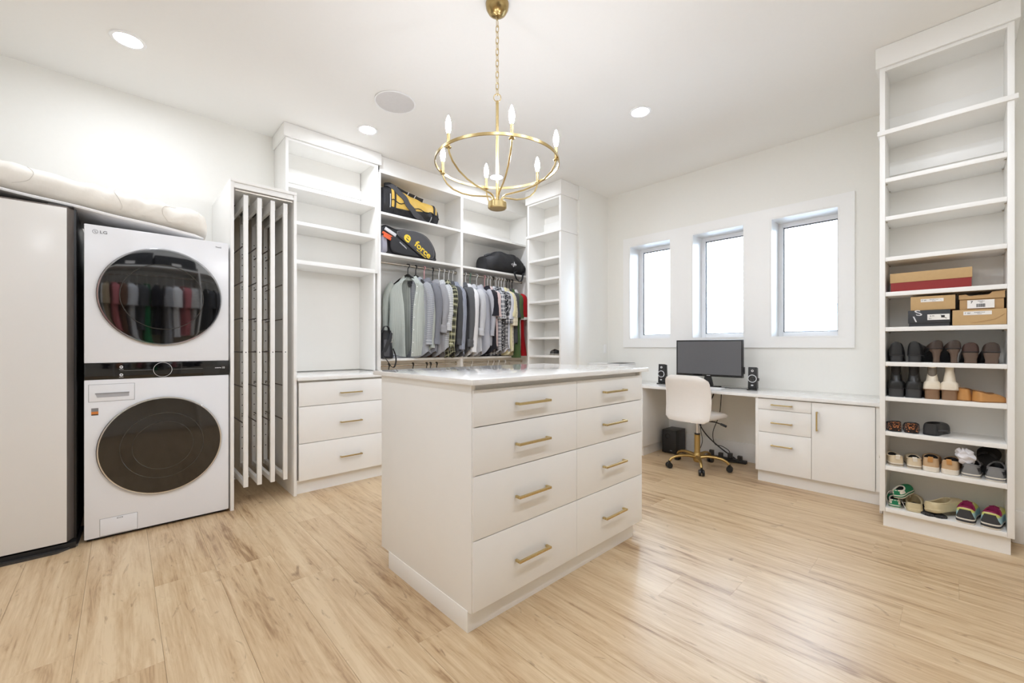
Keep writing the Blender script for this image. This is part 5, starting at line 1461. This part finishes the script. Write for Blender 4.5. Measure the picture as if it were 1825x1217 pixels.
def rim_ring(L, xa, xb, hw, za, zb, dip=0.0, point=0.0):
    out = []; n = len(FOOT_S)
    idx = list(range(n)) + list(range(n - 2, 0, -1))
    for q, i in enumerate(idx):
        s = FOOT_S[i]; t_ = s
        sg = 1 if q < n else -1
        prof = sqrt(max(0, 1 - (2 * t_ - 1) ** 2)) ** .8
        out.append(Vector((xa + (xb - xa) * t_, sg * hw * prof, za + (zb - za) * t_ ** 1.3 - dip * sin(pi * t_))))
    return out
def sstep(a, b, x):
    u = max(0, min(1, (x - a) / (b - a))); return u * u * (3 - 2 * u)

def shoe(name, lab, loc, rotz, L=.25, Wd=.088, heel=0.0, sole=.012, rim=(.005, .11, .032, .062, .075), dip=.012, upper=None, solem=None, lining=None,
         group=None, side=1, midsole=None, heel_kind=None, heelm=None, point=0.0, bulge=(2.2, 1.7), shaft=None, laces=None, rot=None, cat='shoe', heel_w=.05, heel_top=.05, heel_len=.055, toecap=None, backtab=None, platform=0.0, tongue=None, scale=1.0, panels=None, collar=None, strip=None, counter=None):
    """shoe whose heel sits at local x=0, toe along +x.  rim=(x back, x front, half width, z back, z front)"""
    t = thing(name, lab, cat, loc, rotz, group, rot)
    t.scale = (scale, scale * side, scale)
    zs = lambda s: platform + heel * (1 - sstep(.22, .66, s)) + .010 * max(0, (s - .85) / .15) ** 1.5
    # sole
    def sz(o): return lambda s: zs(s) + o
    so = MB().loft([foot_ring(L, Wd, sz(0), .97, point), foot_ring(L, Wd, sz(.0025), 1.0, point), foot_ring(L, Wd, sz(sole - .002), 1.015, point), foot_ring(L, Wd, sz(sole), .99, point)], True, True, True)
    sole_o = so.build('sole', solem, t, local=True, sharp=50)
    if midsole:
        o2 = MB().loft([foot_ring(L, Wd, sz(sole * .35), 1.022, point), foot_ring(L, Wd, sz(sole * .75), 1.022, point)], True)
        o2.build('midsole_line', midsole, sole_o, local=True)
    # upper
    xa, xb, hw, za, zb = rim
    base = foot_ring(L, Wd, sz(sole - .001), .985, point)
    rm = rim_ring(L, xa, xb, hw, zs(0) + za, zs(xb / L) + zb, dip, point)
    rings = []
    K = 13
    for k in range(K + 1):
        u = k / K
        hz_, vz = u ** bulge[0], 1 - (1 - u) ** bulge[1]
        ring = []
        for p, q in zip(base, rm):
            ring.append(Vector((p.x + (q.x - p.x) * hz_, p.y + (q.y - p.y) * hz_, p.z + (q.z - p.z) * vz)))
        rings.append(ring)
    top = rings[-1]
    if shaft:
        for (dz, sx_, dx) in shaft:
            c = sum(top, Vector()) / len(top)
            rings.append([Vector((c.x + (p.x - c.x) * sx_ + dx, (p.y) * sx_, p.z * .0 + zs(0) + dz)) for p in top])
        top = rings[-1]
    up_ = MB().loft(rings, True, uv=lambda i, j: (j / 56 * .5, i * .009))
    upo = up_.build('upper', [upper] + ([p[0] for p in panels] if panels else []), t, local=True, sharp=60)
    if panels:
        for f in upo.data.polygons:
            c = f.center
            for pi_, (pm, test) in enumerate(panels):
                if test(c.x / L, c.y, c.z - zs(min(1, max(0, c.x / L)))): f.material_index = pi_ + 1
    # lining
    c = sum(top, Vector()) / len(top)
    def inn(sc, dz): return [Vector((c.x + (p.x - c.x) * sc, p.y * sc, max(p.z + dz, zs(p.x / L) + sole + .004))) for p in top]
    MB().loft([top, inn(.93, .0015), inn(.9, -.012), inn(.92, -.2), ], True, False, True).build('lining', lining or upper, t, local=True, sharp=60)
    if collar:
        MB().tube(top, .0042, 6, closed=True).build('collar', collar, t, local=True)
    if counter:      # stiff heel counter patch standing proud of the upper
        cm, wb, wt, kt = counter; n_ = len(base); rows_ = []
        for k in range(kt + 1):
            w_ = wt + (wb - wt) * (1 - k / kt) ** 2
            row = []
            for q in range(-6, 7):
                g = (q / 6 * w_) % n_; j0 = int(g) % n_; fr = g - int(g)
                pnt = rings[k][j0].lerp(rings[k][(j0 + 1) % n_], fr)
                d_ = Vector((pnt.x - L * .3, pnt.y, 0)).normalized()
                row.append(pnt + d_ * .0012)
            rows_.append(row)
        MB().loft(rows_, False).build('heel_counter', cm, t, local=True, sharp=60)
    if heel_kind:
        def hring(x0, x1, hw_, z):
            return [Vector(((x0 + x1) / 2 + (x1 - x0) / 2 * sgnpow(cos(a), .75), hw_ * sgnpow(sin(a), .75), z)) for a in [2 * pi * k / 20 for k in range(20)]]
        hh = platform + heel
        if heel_kind == 'block':
            hb = MB().loft([hring(.004, heel_len * .92, heel_w * .46, 0), hring(.003, heel_len, heel_w * .465, hh * .5), hring(.002, heel_len * 1.1, heel_w * .47, hh + .002)], True, True, True)
        else:
            hb = MB().loft([hring(.010, .010 + heel_len * .45, heel_w * .36, 0), hring(.008, .008 + heel_len * .5, heel_w * .34, hh * .35), hring(.005, heel_len * .75, heel_w * .42, hh * .7), hring(.003, heel_len * 1.1, heel_top * .46, hh * .92), hring(.004, heel_len * 1.2, heel_top * .44, hh + .004)], True, True, True)
        hb.build('heel', heelm or solem, t, local=True, sharp=50)
    if laces:
        lm, n_ = laces
        lb = MB()
        for k in range(n_):
            u = .15 + .7 * k / max(1, n_ - 1)
            i0 = 4
            xx = xb + (L * .62 - xb) * u * .75
            zz = zs(xx / L) + zb + (sole + .038 - zb) * u * .75 + .010
            lb.tube([(xx, -.020, zz - .006), (xx + .004, 0, zz), (xx, .020, zz - .006)], .0022, 5)
        lb.build('laces', lm, t, local=True)
    if backtab:
        bm_, w_, h_ = backtab
        p = rings[-1][0]; q = rings[5][0]
        MB().ribbon([q + Vector((-.002, 0, 0)), rings[9][0] + Vector((-.0025, 0, 0)), p + Vector((-.002, 0, h_ * .3)), p + Vector((.004, 0, h_))], (0, 1, 0), w_, .003).build('back_tab', bm_, t, local=True)
    if tongue:
        q = rings[-1][len(FOOT_S) - 1]
        MB().ribbon(sm([q + Vector((.02, 0, -.012)), q + Vector((-.004, 0, .004)), q + Vector((-.022, 0, .026))], 4), (0, 1, 0), .045, .006).build('tongue', tongue, t, local=True)
    return t

def sh(name, col, rough=.45, **k): return mat(name, col, rough, var=.08, **k)
blk = sh('black_leather', (30, 30, 31), .35); blk2 = sh('worn_black_leather', (46, 46, 48), .5)
brn = sh('dark_brown_leather', (64, 52, 46), .4); brn2 = sh('red_brown_leather', (70, 50, 44), .4); hb = sh('stacked_heel', (96, 78, 66), .5)
cream = sh('cream_leather', (224, 214, 196), .5); wood = sh('stacked_wood_heel', (134, 104, 78), .5)
tanl = sh('tan_leather', (190, 138, 80), .35); beige = sh('beige_canvas', (214, 198, 170), .8); tan2 = sh('tan_suede', (196, 166, 130), .85)
offw = sh('off_white_rubber', (226, 218, 204), .6); dk = sh('dark_lining', (30, 27, 26), .8)
leo = cloth('leopard_print', (44, 34, 30), 'spots', (182, 116, 72), fu=85, duty=.40)
greyk = sh('grey_knit', (128, 128, 128), .85); dgrey = sh('dark_grey_mesh', (62, 62, 64), .85)
green = sh('bright_green_suede', (28, 128, 88), .7); mage = sh('magenta_lining', (140, 28, 78), .8)
aqua = sh('pale_aqua_knit', (166, 208, 216), .85); lime = sh('lime_knit', (206, 206, 90), .85); clog = sh('beige_foam', (208, 194, 158), .55)
xf = 3.556
def ty(u): return .308 - (u - 1577.5) * .0023
# row under the boxes
r1 = 1.0555
shoe('ankle_shoe', 'black leather lace-up shoe at the shelf end under the kraft boxes, paired outermost', (xf + .012, ty(1600), r1), radians(4), heel=.038, sole=.008, rim=(.004, .09, .022, .088, .082), upper=blk, solem=blk2, lining=dk, heel_kind='block', heel_w=.062, group='black lace-up pair', side=1, point=.1, laces=(blk2, 4))
shoe('ankle_shoe', 'black leather lace-up shoe with a loose strap, next to the brown pumps', (xf + .012, ty(1634), r1), radians(-8), heel=.038, sole=.008, rim=(.004, .09, .022, .090, .082), upper=blk, solem=blk2, lining=dk, heel_kind='block', heel_w=.062, group='black lace-up pair', side=-1, point=.1, laces=(blk2, 4))
for i, (u, a, lab) in enumerate(((1680, 22, 'dark brown pump with slim stiletto heel, angled beside the black lace-ups'), (1711, 18, 'dark brown stiletto pump overlapping the block-heeled pumps'))):
    shoe('stiletto_pump', lab, (xf + .006, ty(u), r1), radians(a), L=.235, Wd=.082, heel=.082, sole=.005, rim=(.0, .13, .028, .052, .028), dip=.012, upper=brn, solem=blk2, lining=dk, heel_kind='stiletto', heelm=hb, group='brown stiletto pair', side=1 - 2 * i, point=.35, heel_w=.04, heel_top=.06)
for i, (u, a, lab) in enumerate(((1737, 2, 'dark red-brown block-heeled pump next to the stilettos'), (1772, 3, 'brown block-heeled pump by the tower side'))):
    shoe('block_heel_pump', lab, (xf + .008, ty(u), r1), radians(a), L=.24, Wd=.086, heel=.062, sole=.006, rim=(.0, .12, .03, .058, .034), dip=.012, upper=brn2 if i == 0 else brn, solem=blk2, lining=dk, heel_kind='stiletto', heelm=hb, group='brown block-heel pair', side=1 - 2 * i, point=.2, heel_w=.072, heel_top=.07)
# boots
r2 = .8345
for i, (u, a, lab) in enumerate(((1599, 3, 'black suede ankle boot at the shelf end, grey block heel'), (1632, -4, 'black suede ankle boot beside the cream boots'))):
    shoe('ankle_boot', lab, (xf + .012, ty(u), r2), radians(a), L=.25, Wd=.1, heel=.05, sole=.008, rim=(.008, .10, .030, .052, .064), dip=0, upper=blk, solem=blk2, lining=dk, heel_kind='block', heelm=sh('grey_black_heel', (58, 58, 60), .5), heel_w=.078, heel_len=.06, group='black ankle boots', side=1 - 2 * i, point=.1,
         shaft=[(.085, .86, -.002), (.11, .78, -.002), (.135, .80, -.004), (.150, .86, -.006), (.152, .85, -.006)])
for i, (u, a, lab) in enumerate(((1669, 2, 'cream leather ankle boot with torn-looking wavy cuff and wood heel'), (1699, -3, 'cream leather ankle boot with wood heel beside the tan slip-ons'))):
    shoe('ankle_boot', lab, (xf + .008, ty(u), r2), radians(a), L=.25, Wd=.1, heel=.055, sole=.006, rim=(.008, .10, .028, .055, .064), dip=0, upper=cream, solem=wood, lining=sh('grey_lining', (120, 112, 102), .8), heel_kind='block', heelm=wood, heel_w=.07, heel_len=.062, group='cream ankle boots', side=1 - 2 * i, point=.1,
         shaft=[(.09, .80, -.002), (.115, .66, -.004), (.135, .70, -.008 + .012 * i), (.152, .84, -.006 + .016 * i), (.153, .82, -.006 + .016 * i)], strip=1)
shoe('slip_on', 'tan leather slip-on shoe resting against the cream boot', (xf + .03, ty(1722), r2), radians(-12), L=.24, Wd=.085, sole=.006, rim=(.0, .15, .030, .076, .056), dip=.008, upper=tanl, solem=sh('tan_sole', (150, 104, 58), .5), lining=dk, group='tan slip-on pair', bulge=(1.7, 1.5), collar=sh('dark_tan_binding', (120, 84, 50), .5))
shoe('slip_on', 'tan leather slip-on shoe turned sideways against the tower side', (xf + .028, ty(1744), r2), radians(-50), L=.150, Wd=.085, sole=.006, rim=(.0, .085, .030, .066, .050), dip=.008, upper=tanl, solem=sh('tan_sole_edge', (150, 104, 58), .5), lining=dk, group='tan slip-on pair', bulge=(1.7, 1.5), collar=sh('dark_tan_binding', (120, 84, 50), .5))
# flats
r3 = .6135
for i, (u, a, lab) in enumerate(((1599, 16, 'leopard print ballet flat at the shelf end'), (1630, 4, 'leopard print ballet flat beside the black mule'))):
    shoe('ballet_flat', lab, (xf + .012, ty(u), r3), radians(a), L=.24, Wd=.082, sole=.006, rim=(.0, .16, .033, .068, .036), dip=.010, upper=leo, solem=blk2, lining=dk, group='leopard flats', side=1 - 2 * i, bulge=(2.6, 1.8), collar=blk)
m_ = shoe('mule', 'black leather mule with a side loop, next to the leopard flats', (xf + .016, ty(1663), r3), radians(-14), L=.24, Wd=.088, sole=.008, rim=(.0, .12, .030, .07, .07), dip=.0, upper=blk2, solem=blk, lining=dk, bulge=(2.8, 1.8))
MB().tube(sm([(.02, -.036, .03), (.015, -.062, .036), (.03, -.075, .032), (.06, -.07, .024), (.08, -.045, .02)], 5), .006, 7).build('strap_loop', blk2, m_, local=True)
# slip-ons and sneakers
r4 = .3945
for i, (u, a, lab) in enumerate(((1603, 20, 'beige canvas slip-on shoe at the shelf end'), (1636, 6, 'beige canvas slip-on shoe next to the tan sneakers'))):
    shoe('slip_on', lab, (xf + .012, ty(u), r4), radians(a), L=.24, Wd=.084, sole=.022, rim=(.0, .12, .032, .068, .066), dip=.010, upper=beige, solem=offw, lining=dk, group='beige slip-on pair', side=1 - 2 * i, midsole=sh('grey_foxing_line', (150, 138, 120), .6), backtab=(offw, .02, .006), bulge=(2.4, 1.7), collar=beige)
for i, (u, a, lab) in enumerate(((1666, 0, 'tan low sneaker with off-white sole beside the beige slip-ons'), (1699, -8, 'tan low sneaker beside the grey running shoe'))):
    shoe('sneaker', lab, (xf + .010, ty(u), r4), radians(a), L=.25, Wd=.09, sole=.030, rim=(.0, .11, .031, .086, .086), dip=.008, upper=tan2, solem=offw, lining=dk, group='tan sneaker pair', side=1 - 2 * i, backtab=(tanl, .022, .004), bulge=(2.6, 1.6))
for i, (u, a, lab) in enumerate(((1736, -6, 'grey running shoe with a white sock stuffed inside'), (1776, -8, 'grey and black running shoe by the tower side'))):
    s = shoe('running_shoe', lab, (xf + .010, ty(u), r4), radians(a), L=.27, Wd=.096, sole=.024, rim=(.004, .12, .033, .078, .088), dip=.014, upper=banded('grey_runner_knit_%d' % i, [(0, (96, 96, 98)), (.042, (44, 44, 46)), (.062, (120, 120, 120)), (.078, (60, 60, 62))], blend=.002), solem=offw, lining=blk, group='grey running shoes', side=1 - 2 * i, midsole=greyk, bulge=(2.6, 1.6), laces=(greyk, 4), collar=greyk,
         counter=(greyk, 4.5, 2.5, 11))
sk = thing('sock', 'crumpled white sock stuffed in the grey running shoe', 'sock', (xf + .05, ty(1731), r4 + .105))
rings = []
for i in range(19):
    u = i / 18; z = -.03 + .085 * u
    r = .036 * (sin(pi * (.12 + .8 * u)) ** .6) * (1 + .12 * sin(17 * u))
    rings.append([Vector((r * cos(a) * (1 + .18 * sin(3 * a + 4 * u)) - .012 * u, .014 * u + r * 1.05 * sin(a) * (1 + .16 * sin(4 * a - 5 * u)), z + .006 * sin(5 * a + 6 * u))) for a in [2 * pi * k / 36 for k in range(36)]])
MB().loft(rings, True, True, True).build('knit', sh('white_sock', (228, 228, 234), .9, bump=.6, bscale=160), sk, local=True)
cp = thing('flip_flop', 'black flip-flop standing upright behind the grey running shoe by the tower side', 'shoe', (xf + .13, ty(1762), r4 + .012), rot=(0, radians(-62), radians(-20)))
MB().loft([foot_ring(.17, .10, lambda s: 0, .97), foot_ring(.17, .10, lambda s: .004, 1.0), foot_ring(.17, .10, lambda s: .015, 1.0), foot_ring(.17, .10, lambda s: .018, .96)], True, True, True).build('footbed', blk, cp, local=True)
MB().ribbon(sm([(.10, -.04, .018), (.115, -.02, .032), (.125, 0, .02), (.115, .02, .032), (.10, .04, .018)], 4), (1, 0, 0), .014, .003).build('strap', blk2, cp, local=True)
# bottom shelf
r5 = .1285
gs = dict(L=.185, Wd=.07, sole=.020, rim=(.0, .085, .024, .050, .056), dip=.008, upper=green, solem=offw, lining=dk, group='green child sneakers', midsole=sh('green_line', (60, 120, 90), .6), bulge=(2.6, 1.6), backtab=(green, .02, .004), collar=offw,
          panels=[(offw, lambda x, y, z: abs(y) > .016 and .025 < z < .045 and x < .25)])
shoe('child_sneaker', 'small green and white sneaker standing on the bottom shelf', (xf + .018, ty(1597), r5), radians(8), **gs)
shoe('child_sneaker', 'small green and white sneaker stacked on top of its pair', (xf + .014, ty(1603), r5 + .066), radians(-12), side=-1, rot=(radians(-10), radians(-6), radians(-14)), **gs)
rk = thing('wire_shoe_rack', 'thin silver wire shoe stand behind the green child sneakers', 'rack', (xf + .1, ty(1604), r5))
for k, (yy, rr, zz) in enumerate(((ty(1591), .05, .055), (ty(1613), .05, .075))):
    MB().tube([(xf + .03 + .07 * k + .3 * .0, yy + rr * .55 * cos(a), r5 + zz + rr * sin(a)) for a in [2 * pi * q / 24 for q in range(24)]], .0018, 6, closed=True).build('hoop', M['chrome'], rk)
MB().tube([(xf + .03, ty(1610), r5 + .05), (xf + .012, ty(1620), r5 + .004)], .002, 6).build('brace', M['chrome'], rk)
MB().tube([(xf + .10, ty(1591), r5 + .006), (xf + .10, ty(1613), r5 + .027)], .002, 6).build('brace', M['chrome'], rk)
for i, (u, a, z, lab) in enumerate(((1635, 4, 0, 'beige foam clog with an open back, flat on the bottom shelf'), (1664, -34, .02, 'beige foam clog tilted over the black studded sandals'))):
    shoe('foam_clog', lab, (xf + .014, ty(u), r5 + z), radians(a), L=.25, Wd=.098, sole=.020, rim=(.004, .155, .036, .052 + .008 * i, .066), dip=.012, upper=clog, solem=clog, lining=sh('clog_inside', (176, 160, 124), .6), group='beige foam clogs', side=1 - 2 * i, bulge=(3.0, 1.6), collar=clog,
         rot=(radians(0 if i == 0 else -8), radians(0 if i == 0 else -3), radians(a)))
stud = cloth('studded_strap', (24, 24, 26), 'spots', (190, 190, 192), fu=160, duty=.26)
for i, (u, a) in enumerate(((1672, 40), (1690, 34))):
    s = thing('sandal', ['flat black studded sandal under the tilted beige clog', 'flat black studded sandal beside the rainbow running shoes'][i], 'shoe', (xf + .004, ty(u), r5), radians(a), 'black studded sandals')
    MB().loft([foot_ring(.235, .078, lambda z_: 0, .98), foot_ring(.235, .078, lambda z_: .003, 1.0), foot_ring(.235, .078, lambda z_: .010, 1.0), foot_ring(.235, .078, lambda z_: .012, .97)], True, True, True, uv=lambda i_, j: (j * .02, i_ * .02)).build('footbed', stud, s, local=True)
    MB().ribbon(sm([(.12, -.036, .010), (.135, -.02, .026), (.14, 0, .032), (.135, .02, .026), (.12, .036, .010)], 4), (1, 0, 0), .024, .003).build('strap', stud, s, local=True)
    MB().ribbon(sm([(.17, 0, .012), (.155, 0, .026), (.14, 0, .032)], 4), (0, 1, 0), .012, .003).build('toe_strap', stud, s, local=True)
for i, (u, a, lab) in enumerate(((1727, -5, 'rainbow running shoe with magenta lining next to the black sandals'), (1768, -10, 'rainbow running shoe with magenta lining by the tower side'))):
    shoe('running_shoe', lab, (xf - .002, ty(u), r5), radians(a), L=.265, Wd=.096, sole=.030, rim=(.002, .115, .033, .098, .098), dip=.026, upper=banded('rainbow_knit_%d' % i, [(0, (168, 206, 216)), (.068, (206, 210, 110)), (.088, (232, 220, 190)), (.112, (226, 150, 150))], blend=.006), solem=offw, lining=mage, group='rainbow running shoes', side=1 - 2 * i, midsole=dgrey, bulge=(2.6, 1.5), laces=(mage, 5), collar=mage,
         counter=(dgrey, 6.5, 2.6, 8))
# lone dark sneaker on the corner tower shelf
shoe('sneaker', 'black and white sneaker alone on the corner tower shelf', (3.69, 3.165, 1.0465), radians(55), L=.24, Wd=.088, sole=.018, rim=(.0, .11, .030, .062, .07), upper=blk, solem=offw, lining=dk, midsole=blk, bulge=(2.6, 1.6), laces=(offw, 4))
